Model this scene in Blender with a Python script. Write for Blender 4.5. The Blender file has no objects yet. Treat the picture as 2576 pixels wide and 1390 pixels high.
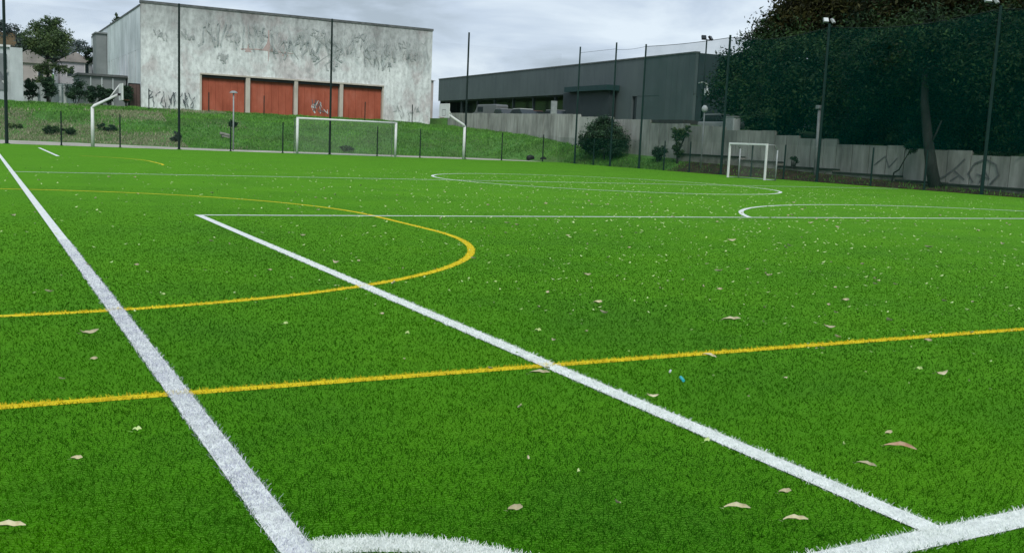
import bpy, math, random
import numpy as np
from mathutils import Vector, Matrix

random.seed(7)
rng = np.random.default_rng(11)
scene = bpy.context.scene
COL = scene.collection
R = math.radians

# ------------------------------------------------------------------ camera
# world frame: +Y runs down the pitch (touchline direction), +X along the goal line, metres
HEAD, PITCH, ROLL = R(28.33), R(7.627), R(2.519)
cam_d = bpy.data.cameras.new('camera')
cam_d.sensor_width = 36.0
cam_d.lens = 36.0 * 2530 / 2576
cam_d.clip_start = 0.1
cam_d.clip_end = 3000
cam = bpy.data.objects.new('camera', cam_d)
COL.objects.link(cam)
fw = Vector((math.sin(HEAD) * math.cos(PITCH), math.cos(HEAD) * math.cos(PITCH), -math.sin(PITCH)))
r0 = Vector((math.cos(HEAD), -math.sin(HEAD), 0))
u0 = r0.cross(fw)
rt = r0 * math.cos(ROLL) + u0 * math.sin(ROLL)
up = -r0 * math.sin(ROLL) + u0 * math.cos(ROLL)
m = Matrix((rt, up, -fw)).transposed().to_4x4()
m.translation = Vector((0, 0, 1.5))
cam.matrix_world = m
scene.camera = cam

# ------------------------------------------------------------------ sky, sun, exposure
SUN_EL, SUN_AZ = R(44), R(205)       # sun direction, azimuth clockwise from +Y
world = bpy.data.worlds.new('World')
scene.world = world
world.use_nodes = True
nt = world.node_tree
nt.nodes.clear()
W = nt.nodes.new
out = W('ShaderNodeOutputWorld')
bg = W('ShaderNodeBackground')
bg.inputs['Strength'].default_value = 0.1
sky = W('ShaderNodeTexSky')
sky.sky_type = 'NISHITA'
sky.sun_disc = False
sky.sun_elevation = SUN_EL
sky.sun_rotation = SUN_AZ
tc = W('ShaderNodeTexCoord')
mp = W('ShaderNodeMapping')
mp.inputs['Scale'].default_value = (3.0, 3.0, 11.0)
mp.inputs['Location'].default_value = (1.3, 4.1, 0.6)
n1 = W('ShaderNodeTexNoise')
n1.inputs['Scale'].default_value = 1.5
n1.inputs['Detail'].default_value = 7
n1.inputs['Roughness'].default_value = 0.55
n1.inputs['Distortion'].default_value = 0.35
ramp = W('ShaderNodeValToRGB')
cr = ramp.color_ramp
cr.elements[0].position = 0.38
cr.elements[0].color = (0.40, 0.48, 0.56, 1)
cr.elements[1].position = 0.62
cr.elements[1].color = (0.74, 0.84, 0.93, 1)
e = cr.elements.new(0.5)
e.color = (0.555, 0.655, 0.78, 1)
sc = W('ShaderNodeVectorMath')
sc.operation = 'SCALE'
sc.inputs['Scale'].default_value = 10.6
mix = W('ShaderNodeMix')
mix.data_type = 'RGBA'
mix.inputs['Factor'].default_value = 0.93
L = nt.links.new
L(tc.outputs['Generated'], mp.inputs['Vector'])
L(mp.outputs[0], n1.inputs['Vector'])
L(n1.outputs['Fac'], ramp.inputs[0])
L(ramp.outputs[0], sc.inputs[0])
L(sky.outputs[0], mix.inputs['A'])
L(sc.outputs[0], mix.inputs['B'])
L(mix.outputs['Result'], bg.inputs['Color'])
L(bg.outputs[0], out.inputs[0])

sd = bpy.data.lights.new('sun', 'SUN')
sd.energy = 2.1
sd.angle = R(22)
sd.color = (1.0, 0.965, 0.91)
so = bpy.data.objects.new('sun', sd)
COL.objects.link(so)
sdir = Vector((math.sin(SUN_AZ) * math.cos(SUN_EL), math.cos(SUN_AZ) * math.cos(SUN_EL), math.sin(SUN_EL)))
so.rotation_euler = sdir.to_track_quat('Z', 'Y').to_euler()
scene.view_settings.view_transform = 'Standard'
scene.view_settings.look = 'None'
scene.view_settings.exposure = 0.0
scene.view_settings.gamma = 1.0
scene.cycles.max_bounces = 6
scene.cycles.transparent_max_bounces = 24

# ------------------------------------------------------------------ helpers
def mat(name, cols, scale=1.0, detail=5, rough=0.85, bump=0.0, stretch=(1, 1, 1), coord='world',
        spec=0.25, distort=0.0, per_object=0.0, metallic=0.0, bump_scale=None, extra=None, sheen=None):
    """procedural surface: a colour ramp over noise, optional bump and a per-object tint"""
    mt = bpy.data.materials.new(name)
    mt.use_nodes = True
    t = mt.node_tree
    N, K = t.nodes.new, t.links.new
    b = t.nodes['Principled BSDF']
    b.inputs['Roughness'].default_value = rough
    b.inputs['Specular IOR Level'].default_value = spec
    b.inputs['Metallic'].default_value = metallic
    if coord == 'world':
        g = N('ShaderNodeNewGeometry'); vec = g.outputs['Position']
    else:
        g = N('ShaderNodeTexCoord'); vec = g.outputs['Object']
    mpn = N('ShaderNodeMapping'); mpn.inputs['Scale'].default_value = stretch
    K(vec, mpn.inputs['Vector'])
    no = N('ShaderNodeTexNoise')
    no.inputs['Scale'].default_value = scale
    no.inputs['Detail'].default_value = detail
    no.inputs['Roughness'].default_value = 0.6
    no.inputs['Distortion'].default_value = distort
    K(mpn.outputs[0], no.inputs['Vector'])
    rp = N('ShaderNodeValToRGB')
    while len(rp.color_ramp.elements) < len(cols):
        rp.color_ramp.elements.new(0.5)
    for el, (p, c) in zip(rp.color_ramp.elements, sorted(cols, key=lambda q: q[0])):
        el.position = p
        el.color = (c[0], c[1], c[2], 1)
    K(no.outputs['Fac'], rp.inputs[0])
    colour = rp.outputs[0]
    if extra:                              # second noise layer multiplied over the first
        for (s2, st2, lo, hi, d0, d1) in extra:
            mp2 = N('ShaderNodeMapping'); mp2.inputs['Scale'].default_value = st2
            K(vec, mp2.inputs['Vector'])
            n2 = N('ShaderNodeTexNoise'); n2.inputs['Scale'].default_value = s2; n2.inputs['Detail'].default_value = 6
            n2.inputs['Roughness'].default_value = 0.65
            K(mp2.outputs[0], n2.inputs['Vector'])
            r2 = N('ShaderNodeMapRange')
            r2.inputs['From Min'].default_value = lo; r2.inputs['From Max'].default_value = hi
            r2.inputs['To Min'].default_value = d0; r2.inputs['To Max'].default_value = d1
            K(n2.outputs['Fac'], r2.inputs['Value'])
            mu = N('ShaderNodeVectorMath'); mu.operation = 'SCALE'
            K(colour, mu.inputs[0]); K(r2.outputs[0], mu.inputs['Scale'])
            colour = mu.outputs[0]
    if per_object:
        oi = N('ShaderNodeObjectInfo')
        r3 = N('ShaderNodeMapRange')
        r3.inputs['To Min'].default_value = 1 - per_object; r3.inputs['To Max'].default_value = 1 + per_object
        K(oi.outputs['Random'], r3.inputs['Value'])
        mu = N('ShaderNodeVectorMath'); mu.operation = 'SCALE'
        K(colour, mu.inputs[0]); K(r3.outputs[0], mu.inputs['Scale'])
        colour = mu.outputs[0]
    K(colour, b.inputs['Base Color'])
    if sheen:
        b.inputs['Sheen Weight'].default_value = sheen[0]
        b.inputs['Sheen Roughness'].default_value = 0.27
        b.inputs['Sheen Tint'].default_value = (*sheen[1], 1)
    if bump:
        bn = N('ShaderNodeBump'); bn.inputs['Strength'].default_value = bump
        bn.inputs['Distance'].default_value = 0.02
        nb = N('ShaderNodeTexNoise'); nb.inputs['Scale'].default_value = bump_scale or scale * 6
        nb.inputs['Detail'].default_value = 6
        K(mpn.outputs[0], nb.inputs['Vector'])
        K(nb.outputs['Fac'], bn.inputs['Height'])
        K(bn.outputs[0], b.inputs['Normal'])
    return mt


def leafmat(name, dark, light, rough=0.6, spec=0.25, patch=None, patch_scale=0.5, trans=0.0, attr='shade'):
    """foliage / fibre surface driven by a per-face value, plus large soft patches"""
    mt = bpy.data.materials.new(name)
    mt.use_nodes = True
    t = mt.node_tree
    N, K = t.nodes.new, t.links.new
    b = t.nodes['Principled BSDF']
    b.inputs['Roughness'].default_value = rough
    b.inputs['Specular IOR Level'].default_value = spec
    at = N('ShaderNodeAttribute'); at.attribute_name = attr
    mx = N('ShaderNodeMix'); mx.data_type = 'RGBA'
    mx.inputs['A'].default_value = (*dark, 1); mx.inputs['B'].default_value = (*light, 1)
    K(at.outputs['Fac'], mx.inputs['Factor'])
    c = mx.outputs['Result']
    if patch:
        g = N('ShaderNodeNewGeometry')
        no = N('ShaderNodeTexNoise'); no.inputs['Scale'].default_value = patch_scale; no.inputs['Detail'].default_value = 4
        K(g.outputs['Position'], no.inputs['Vector'])
        rr = N('ShaderNodeMapRange'); rr.inputs['From Min'].default_value = 0.35; rr.inputs['From Max'].default_value = 0.65
        K(no.outputs['Fac'], rr.inputs['Value'])
        m2 = N('ShaderNodeMix'); m2.data_type = 'RGBA'; m2.blend_type = 'MULTIPLY'; m2.inputs['Factor'].default_value = 1
        m3 = N('ShaderNodeMix'); m3.data_type = 'RGBA'
        m3.inputs['A'].default_value = (*patch[0], 1); m3.inputs['B'].default_value = (*patch[1], 1)
        K(rr.outputs[0], m3.inputs['Factor'])
        K(c, m2.inputs['A']); K(m3.outputs['Result'], m2.inputs['B'])
        c = m2.outputs['Result']
    K(c, b.inputs['Base Color'])
    if trans:
        tr = N('ShaderNodeBsdfTranslucent'); ms = N('ShaderNodeMixShader'); ms.inputs[0].default_value = trans
        K(c, tr.inputs[0]); K(b.outputs[0], ms.inputs[1]); K(tr.outputs[0], ms.inputs[2])
        K(ms.outputs[0], t.nodes['Material Output'].inputs[0])
    return mt


def netmat(name, color, cover):
    mt = bpy.data.materials.new(name)
    mt.use_nodes = True
    t = mt.node_tree
    N, K = t.nodes.new, t.links.new
    t.nodes.remove(t.nodes['Principled BSDF'])
    d = N('ShaderNodeBsdfDiffuse'); d.inputs[0].default_value = (*color, 1)
    tl = N('ShaderNodeBsdfTranslucent'); tl.inputs[0].default_value = (*color, 1)
    ad = N('ShaderNodeMixShader'); ad.inputs[0].default_value = 0.3
    K(d.outputs[0], ad.inputs[1]); K(tl.outputs[0], ad.inputs[2])
    tr = N('ShaderNodeBsdfTransparent')
    g = N('ShaderNodeNewGeometry')
    no = N('ShaderNodeTexNoise'); no.inputs['Scale'].default_value = 0.6; no.inputs['Detail'].default_value = 4
    K(g.outputs['Position'], no.inputs['Vector'])
    mr = N('ShaderNodeMapRange'); mr.inputs['From Min'].default_value = 0.3; mr.inputs['From Max'].default_value = 0.7
    mr.inputs['To Min'].default_value = cover * 0.8; mr.inputs['To Max'].default_value = cover * 1.2
    K(no.outputs['Fac'], mr.inputs['Value'])
    ms = N('ShaderNodeMixShader')
    K(mr.outputs[0], ms.inputs[0]); K(tr.outputs[0], ms.inputs[1]); K(ad.outputs[0], ms.inputs[2])
    K(ms.outputs[0], t.nodes['Material Output'].inputs[0])
    return mt


class MB:
    def __init__(self):
        self.v = []; self.f = []
    def box(self, x0, x1, y0, y1, z0, z1):
        n = len(self.v)
        self.v += [(x, y, z) for z in (z0, z1) for y in (y0, y1) for x in (x0, x1)]
        self.f += [tuple(n + i for i in q) for q in ((0, 2, 3, 1), (4, 5, 7, 6), (0, 1, 5, 4), (2, 6, 7, 3), (0, 4, 6, 2), (1, 3, 7, 5))]
        return self
    def tube(self, pts, rad, n=8, cap=True):
        pts = [Vector(p) for p in pts]
        if not hasattr(rad, '__len__'):
            rad = [rad] * len(pts)
        rings = []
        for i, p in enumerate(pts):
            d = (pts[min(i + 1, len(pts) - 1)] - pts[max(i - 1, 0)]).normalized()
            a = d.orthogonal().normalized() if i == 0 else (pa - d * pa.dot(d)).normalized()
            pa = a
            b = d.cross(a)
            base = len(self.v)
            for k in range(n):
                t = 2 * math.pi * k / n
                q = p + (a * math.cos(t) + b * math.sin(t)) * rad[i]
                self.v.append(tuple(q))
            rings.append(base)
        for i in range(len(rings) - 1):
            for k in range(n):
                k2 = (k + 1) % n
                self.f.append((rings[i] + k, rings[i] + k2, rings[i + 1] + k2, rings[i + 1] + k))
        if cap:
            self.f.append(tuple(rings[0] + k for k in reversed(range(n))))
            self.f.append(tuple(rings[-1] + k for k in range(n)))
        return self
    def prism(self, outline, y0, y1):
        """outline in (x, z), extruded along y"""
        n = len(self.v); k = len(outline)
        self.v += [(x, y0, z) for x, z in outline] + [(x, y1, z) for x, z in outline]
        self.f.append(tuple(n + i for i in range(k)))
        self.f.append(tuple(n + k + i for i in reversed(range(k))))
        for i in range(k):
            j = (i + 1) % k
            self.f.append((n + i, n + k + i, n + k + j, n + j))
        return self
    def poly(self, pts):
        n = len(self.v); self.v += [tuple(p) for p in pts]
        self.f.append(tuple(range(n, n + len(pts))))
        return self
    def xf(self, M):
        self.v = [tuple(M @ Vector(p)) for p in self.v]
        return self
    def build(self, name, material, parent=None, smooth=False, bevel=0.0):
        me = bpy.data.meshes.new(name)
        org = Vector(parent.get('_o', (0, 0, 0))) if parent is not None else Vector((0, 0, 0))
        me.from_pydata([tuple(Vector(p) - org) for p in self.v], [], self.f)
        me.update()
        return link(name, me, material, parent, smooth, bevel)


def link(name, me, material, parent=None, smooth=False, bevel=0.0):
    if material is not None and not me.materials:
        me.materials.append(material)
    if smooth:
        me.polygons.foreach_set('use_smooth', [True] * len(me.polygons))
    o = bpy.data.objects.new(name, me)
    COL.objects.link(o)
    if parent is not None:
        o.parent = parent
        if '_o' in parent and parent.type != 'EMPTY':
            pass
        o['_o'] = tuple(parent.get('_o', (0, 0, 0)))
    if bevel:
        b = o.modifiers.new('bevel', 'BEVEL'); b.width = bevel; b.segments = 1; b.limit_method = 'ANGLE'
    return o


def thing(name, label, cat, loc=(0, 0, 0), group=None):
    o = bpy.data.objects.new(name, None)
    COL.objects.link(o)
    o.location = loc
    o.empty_display_size = 0.3
    o['_o'] = tuple(loc); o['label'] = label; o['category'] = cat
    if group:
        o['group'] = group
    return o


def tag(o, label, cat, group=None, kind=None):
    o['label'] = label; o['category'] = cat
    if group: o['group'] = group
    if kind: o['kind'] = kind
    return o


def struct(o):
    o['kind'] = 'structure'
    return o


def quads(name, V, material, parent=None, shade=None, tri=False):
    """V: (n, 4, 3) or (n, 3, 3) array of separate faces"""
    n, k = V.shape[0], V.shape[1]
    org = np.array(parent['_o'] if parent is not None else (0, 0, 0), dtype=float)
    me = bpy.data.meshes.new(name)
    me.vertices.add(n * k)
    me.vertices.foreach_set('co', (V - org).reshape(-1).astype(np.float32))
    me.loops.add(n * k)
    me.loops.foreach_set('vertex_index', np.arange(n * k, dtype=np.int32))
    me.polygons.add(n)
    me.polygons.foreach_set('loop_start', np.arange(0, n * k, k, dtype=np.int32))
    me.polygons.foreach_set('loop_total', np.full(n, k, dtype=np.int32))
    me.update(calc_edges=True)
    if shade is not None:
        at = me.attributes.new('shade', 'FLOAT', 'FACE')
        at.data.foreach_set('value', shade.astype(np.float32))
    return link(name, me, material, parent)


def smooth01(t):
    t = np.clip(t, 0, 1)
    return t * t * (3 - 2 * t)

# ------------------------------------------------------------------ materials
M = {}
M['soil'] = mat('ground_soil', [(0.35, (0.07, 0.13, 0.03)), (0.5, (0.075, 0.18, 0.035)), (0.62, (0.08, 0.22, 0.042)), (0.75, (0.18, 0.19, 0.09))],
                scale=0.35, detail=8, rough=0.95, bump=0.6, bump_scale=9, extra=[(6, (1, 1, 1), 0.3, 0.7, 0.65, 1.3)])
M['turf'] = mat('synthetic_turf', [(0.32, (0.020, 0.115, 0.003)), (0.5, (0.036, 0.165, 0.001)), (0.68, (0.052, 0.190, 0.001))],
                scale=0.5, detail=8, rough=0.9, bump=0.5, bump_scale=70, spec=0.0,
                extra=[(28, (1, 1, 1), 0.3, 0.7, 0.9, 1.1), (3.2, (1, 3.5, 1), 0.3, 0.7, 0.88, 1.12)], sheen=(0.76, (0.47, 0.98, 0.13)))
M['wline'] = mat('white_turf_line', [(0.25, (0.58, 0.62, 0.59)), (0.6, (0.82, 0.86, 0.82))], scale=9, detail=9, rough=0.9,
                 extra=[(60, (1, 1, 1), 0.3, 0.6, 0.7, 1.05)])
M['yline'] = mat('yellow_turf_line', [(0.3, (0.58, 0.44, 0.006)), (0.65, (0.78, 0.64, 0.012))], scale=7, detail=9, rough=0.9,
                 extra=[(60, (1, 1, 1), 0.3, 0.6, 0.8, 1.05)])
M['blade'] = leafmat('turf_fibre', (0.012, 0.074, 0.0005), (0.025, 0.130, 0.001), rough=0.9, spec=0.0,
                     patch=((0.62, 0.72, 4.0), (1.45, 1.2, 0.8)), patch_scale=0.42, trans=0.3)
M['wblade'] = leafmat('white_fibre', (0.62, 0.68, 0.62), (0.95, 0.97, 0.94), rough=0.6, trans=0.1)
M['wornblade'] = leafmat('worn_white_fibre', (0.30, 0.31, 0.36), (0.92, 0.94, 0.97), rough=0.6, trans=0.1, patch=((0.74, 0.74, 0.82), (1.04, 1.04, 1.02)), patch_scale=3.5)
M['yblade'] = leafmat('yellow_fibre', (0.52, 0.36, 0.005), (0.86, 0.72, 0.02), rough=0.6, trans=0.1)
M['path'] = mat('concrete_path', [(0.3, (0.40, 0.38, 0.32)), (0.7, (0.55, 0.52, 0.46))], scale=0.8, detail=8, rough=0.9, extra=[(0.25, (1, 1, 1), 0.35, 0.65, 0.75, 1.1)])
M['dirt'] = mat('brown_dirt', [(0.3, (0.022, 0.020, 0.011)), (0.5, (0.04, 0.03, 0.016)), (0.7, (0.085, 0.06, 0.036))], scale=1.2, detail=8, rough=0.95, bump=0.5, bump_scale=12)
M['asphalt'] = mat('asphalt', [(0.3, (0.04, 0.04, 0.042)), (0.7, (0.065, 0.065, 0.065))], scale=2, rough=0.9)
M['hall'] = mat('weathered_render', [(0.26, (0.34, 0.36, 0.355)), (0.38, (0.57, 0.55, 0.54)), (0.50, (0.68, 0.72, 0.705)), (0.72, (0.78, 0.82, 0.80))],
                scale=0.42, detail=10, rough=0.9, stretch=(1, 1, 0.8), bump=0.15, distort=0.6,
                extra=[(1.6, (1, 1, 0.10), 0.32, 0.62, 0.84, 1.08), (3.0, (1, 1, .6), 0.34, 0.58, 0.74, 1.08)])
M['hallgrime'] = mat('grime_band', [(0.35, (0.13, 0.14, 0.13)), (0.7, (0.27, 0.29, 0.27))], scale=1.3, detail=9, stretch=(1, 1, 0.35), rough=0.95)
M['hallside'] = mat('pale_side_render', [(0.3, (0.48, 0.53, 0.54)), (0.6, (0.70, 0.75, 0.77)), (0.8, (0.78, 0.82, 0.84))], scale=0.35, detail=7, rough=0.9,
                    extra=[(1.4, (1, 1, 0.1), 0.3, 0.65, 0.85, 1.08)])
M['coping'] = mat('dark_coping', [(0.3, (0.07, 0.08, 0.08)), (0.7, (0.16, 0.17, 0.17))], scale=2, rough=0.9)
M['red'] = mat('brick_red_paint', [(0.3, (0.30, 0.072, 0.038)), (0.55, (0.40, 0.105, 0.060)), (0.75, (0.45, 0.145, 0.095))], scale=0.8, detail=8, rough=0.75,
               stretch=(1, 1, 0.6), extra=[(3, (1, 1, 0.2), 0.3, 0.7, 0.86, 1.1)])
M['redframe'] = mat('faded_red_frame', [(0.3, (0.28, 0.10, 0.07)), (0.7, (0.36, 0.15, 0.11))], scale=2, rough=0.8)
M['cream'] = mat('cream_pillar', [(0.3, (0.42, 0.38, 0.32)), (0.7, (0.58, 0.54, 0.47))], scale=1.5, rough=0.85, stretch=(1, 1, 0.4))
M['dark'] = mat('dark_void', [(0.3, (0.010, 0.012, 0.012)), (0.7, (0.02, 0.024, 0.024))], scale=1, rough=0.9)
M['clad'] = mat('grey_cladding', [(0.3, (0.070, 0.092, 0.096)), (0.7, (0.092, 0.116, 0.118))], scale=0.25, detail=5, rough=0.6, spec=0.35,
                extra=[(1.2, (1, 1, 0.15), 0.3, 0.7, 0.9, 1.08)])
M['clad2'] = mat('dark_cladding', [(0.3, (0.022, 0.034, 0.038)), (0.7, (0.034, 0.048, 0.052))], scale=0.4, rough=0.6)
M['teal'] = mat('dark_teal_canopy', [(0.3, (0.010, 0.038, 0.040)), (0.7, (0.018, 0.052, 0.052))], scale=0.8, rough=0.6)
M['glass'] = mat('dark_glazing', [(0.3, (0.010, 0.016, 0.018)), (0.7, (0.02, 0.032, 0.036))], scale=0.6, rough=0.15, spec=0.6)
M['panel'] = mat('precast_concrete', [(0.3, (0.20, 0.21, 0.19)), (0.5, (0.34, 0.355, 0.32)), (0.72, (0.45, 0.47, 0.43))], scale=0.9, detail=9, rough=0.92,
                 stretch=(1, 1, 0.35), bump=0.25, extra=[(3.5, (1, 1, 0.12), 0.3, 0.65, 0.72, 1.1)], per_object=0.10)
M['ledge'] = mat('stained_ledge_face', [(0.3, (0.10, 0.10, 0.085)), (0.5, (0.22, 0.22, 0.19)), (0.7, (0.33, 0.32, 0.29))], scale=1.4, detail=9, rough=0.95, bump=0.3)
M['ledgecap'] = mat('mossy_coping', [(0.3, (0.018, 0.028, 0.022)), (0.7, (0.05, 0.06, 0.05))], scale=2.5, rough=0.95)
M['post'] = mat('dark_green_steel', [(0.3, (0.005, 0.016, 0.014)), (0.7, (0.009, 0.024, 0.020))], scale=3, rough=0.55, spec=0.25)
M['post_side'] = mat('green_steel', [(0.3, (0.003, 0.022, 0.018)), (0.7, (0.006, 0.034, 0.028))], scale=3, rough=0.55, spec=0.25)
M['white'] = mat('white_paint', [(0.3, (0.60, 0.62, 0.60)), (0.7, (0.74, 0.76, 0.74))], scale=3, rough=0.5, spec=0.4)
M['palemetal'] = mat('galvanised_steel', [(0.3, (0.26, 0.29, 0.29)), (0.7, (0.38, 0.41, 0.41))], scale=3, rough=0.5, metallic=0.2)
M['lampglass'] = mat('lamp_glass', [(0.3, (0.55, 0.60, 0.60)), (0.7, (0.7, 0.74, 0.74))], scale=3, rough=0.3)
M['black'] = mat('black_plastic', [(0.3, (0.008, 0.008, 0.009)), (0.7, (0.016, 0.016, 0.018))], scale=3, rough=0.5)
M['net_side'] = netmat('green_netting', (0.001, 0.060, 0.050), 0.30)
M['net_low'] = netmat('green_mesh_low', (0.02, 0.085, 0.06), 0.24)
M['net_far'] = netmat('thin_netting', (0.06, 0.09, 0.085), 0.035)
M['net_farlow'] = netmat('thin_mesh_low', (0.05, 0.11, 0.085), 0.13)
M['net_goal'] = netmat('white_goal_netting', (0.5, 0.53, 0.5), 0.10)
M['bark'] = mat('grey_bark', [(0.3, (0.016, 0.019, 0.018)), (0.7, (0.046, 0.05, 0.046))], scale=4, detail=8, stretch=(1, 1, 0.25), rough=0.95, bump=0.8, bump_scale=10)
M['leaf_dark'] = leafmat('dark_foliage', (0.003, 0.010, 0.005), (0.042, 0.090, 0.034), patch=((0.7, 0.75, 0.9), (1.25, 1.2, 0.9)), patch_scale=0.45, trans=0.12, spec=0.12)
M['leaf_brown'] = leafmat('dark_brownish_foliage', (0.006, 0.008, 0.004), (0.060, 0.068, 0.024), patch=((0.55, 0.6, 0.55), (1.3, 1.15, 0.9)), patch_scale=0.5, trans=0.12, spec=0.12)
M['leaf_mid'] = leafmat('mid_green_foliage', (0.022, 0.055, 0.024), (0.14, 0.20, 0.085), patch=((0.75, 0.85, 0.9), (1.2, 1.15, 0.8)), patch_scale=0.7, trans=0.2)
M['leaf_shrub'] = leafmat('shrub_foliage', (0.006, 0.026, 0.016), (0.045, 0.105, 0.052), patch=((0.75, 0.85, 0.9), (1.2, 1.1, 0.9)), patch_scale=0.9, trans=0.15)
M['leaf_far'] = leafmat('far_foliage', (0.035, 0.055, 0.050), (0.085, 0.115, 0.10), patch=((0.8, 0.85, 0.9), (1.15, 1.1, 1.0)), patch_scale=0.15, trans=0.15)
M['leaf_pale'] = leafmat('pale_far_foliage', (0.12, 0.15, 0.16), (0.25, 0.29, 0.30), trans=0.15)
M['bankgrass'] = leafmat('bank_grass', (0.055, 0.17, 0.028), (0.16, 0.38, 0.065), patch=((0.8, 0.75, 0.8), (1.15, 1.2, 0.95)), patch_scale=0.3, trans=0.2)
M['drygrass'] = leafmat('dry_bank_grass', (0.17, 0.19, 0.10), (0.42, 0.42, 0.27), trans=0.2)
M['leaf_dry'] = mat('dry_leaf', [(0.25, (0.36, 0.30, 0.15)), (0.5, (0.52, 0.49, 0.32)), (0.75, (0.66, 0.63, 0.46))], scale=14, detail=5, rough=0.7, coord='object', per_object=0.2)
M['leaf_bit'] = mat('pale_leaf_bits', [(0.3, (0.36, 0.50, 0.15)), (0.7, (0.62, 0.74, 0.36))], scale=3, rough=0.8)
M['leaf_tan'] = mat('tan_leaf', [(0.3, (0.34, 0.16, 0.09)), (0.6, (0.50, 0.40, 0.26))], scale=14, rough=0.7, coord='object')
M['paintgrey'] = mat('grey_spray_paint', [(0.3, (0.27, 0.295, 0.29)), (0.6, (0.42, 0.45, 0.44))], scale=1.1, rough=0.8)
M['paintblack'] = mat('black_spray_paint', [(0.3, (0.05, 0.06, 0.065)), (0.7, (0.17, 0.19, 0.20))], scale=1.2, rough=0.8)
M['paintdim'] = mat('faded_dark_paint', [(0.3, (0.10, 0.11, 0.11)), (0.7, (0.20, 0.215, 0.21))], scale=3, rough=0.9)
M['paintpink'] = mat('faded_red_spray_paint', [(0.3, (0.40, 0.29, 0.27)), (0.7, (0.54, 0.44, 0.42))], scale=1.1, rough=0.8)
M['paintwhite'] = mat('white_spray_paint', [(0.3, (0.42, 0.44, 0.42)), (0.7, (0.66, 0.68, 0.66))], scale=1.2, rough=0.8)
M['lilac'] = mat('pale_lilac_wall', [(0.3, (0.38, 0.37, 0.40)), (0.7, (0.48, 0.47, 0.50))], scale=0.6, rough=0.9)
M['pinkwall'] = mat('dusty_pink_wall', [(0.3, (0.38, 0.34, 0.33)), (0.7, (0.48, 0.43, 0.41))], scale=0.6, rough=0.9)
M['roof'] = mat('grey_roof', [(0.3, (0.24, 0.22, 0.21)), (0.7, (0.36, 0.33, 0.31))], scale=1.2, rough=0.9)
M['annex'] = mat('grey_annex', [(0.3, (0.16, 0.18, 0.18)), (0.7, (0.24, 0.26, 0.265))], scale=0.5, rough=0.9)
M['greywall'] = mat('pale_grey_render', [(0.3, (0.40, 0.45, 0.45)), (0.7, (0.56, 0.61, 0.61))], scale=0.5, rough=0.9, detail=8, extra=[(2, (1, 1, 0.2), 0.3, 0.7, 0.82, 1.08)])
M['brown'] = mat('brown_gate', [(0.3, (0.07, 0.045, 0.04)), (0.7, (0.13, 0.09, 0.08))], scale=1.5, rough=0.8, stretch=(1, 1, 0.3))
M['hillsoil'] = mat('hill_soil', [(0.35, (0.05, 0.07, 0.045)), (0.6, (0.12, 0.09, 0.05)), (0.8, (0.24, 0.13, 0.07))], scale=0.05, detail=6, rough=0.95)
M['cyan'] = mat('cyan_plastic', [(0.3, (0.02, 0.36, 0.42)), (0.7, (0.05, 0.5, 0.55))], scale=3, rough=0.4)
def carpaint(n, c):
    return mat(n, [(0.3, tuple(q * 0.9 for q in c)), (0.7, c)], scale=1, rough=0.3, spec=0.5)

def grime(mt, z0, z1, lo):
    """dark weathering that has run down from the parapet"""
    t = mt.node_tree; N, K = t.nodes.new, t.links.new
    b = t.nodes['Principled BSDF']; src = b.inputs['Base Color'].links[0].from_socket
    g = N('ShaderNodeNewGeometry'); sp = N('ShaderNodeSeparateXYZ'); K(g.outputs['Position'], sp.inputs[0])
    mp_ = N('ShaderNodeMapping'); mp_.inputs['Scale'].default_value = (1, 1, .12); K(g.outputs['Position'], mp_.inputs[0])
    no = N('ShaderNodeTexNoise'); no.inputs['Scale'].default_value = 1.1; no.inputs['Detail'].default_value = 7; K(mp_.outputs[0], no.inputs['Vector'])
    ad = N('ShaderNodeMath'); ad.operation = 'MULTIPLY_ADD'; ad.inputs[1].default_value = 5.5; K(no.outputs['Fac'], ad.inputs[0]); K(sp.outputs['Z'], ad.inputs[2])
    mr = N('ShaderNodeMapRange'); mr.inputs['From Min'].default_value = z0 + 2.75; mr.inputs['From Max'].default_value = z1 + 2.75
    mr.inputs['To Min'].default_value = 1; mr.inputs['To Max'].default_value = lo; K(ad.outputs[0], mr.inputs['Value'])
    sc_ = N('ShaderNodeVectorMath'); sc_.operation = 'SCALE'; K(src, sc_.inputs[0]); K(mr.outputs[0], sc_.inputs['Scale'])
    K(sc_.outputs[0], b.inputs['Base Color'])
grime(M['hall'], 8.2, 12.6, 0.50)
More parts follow.
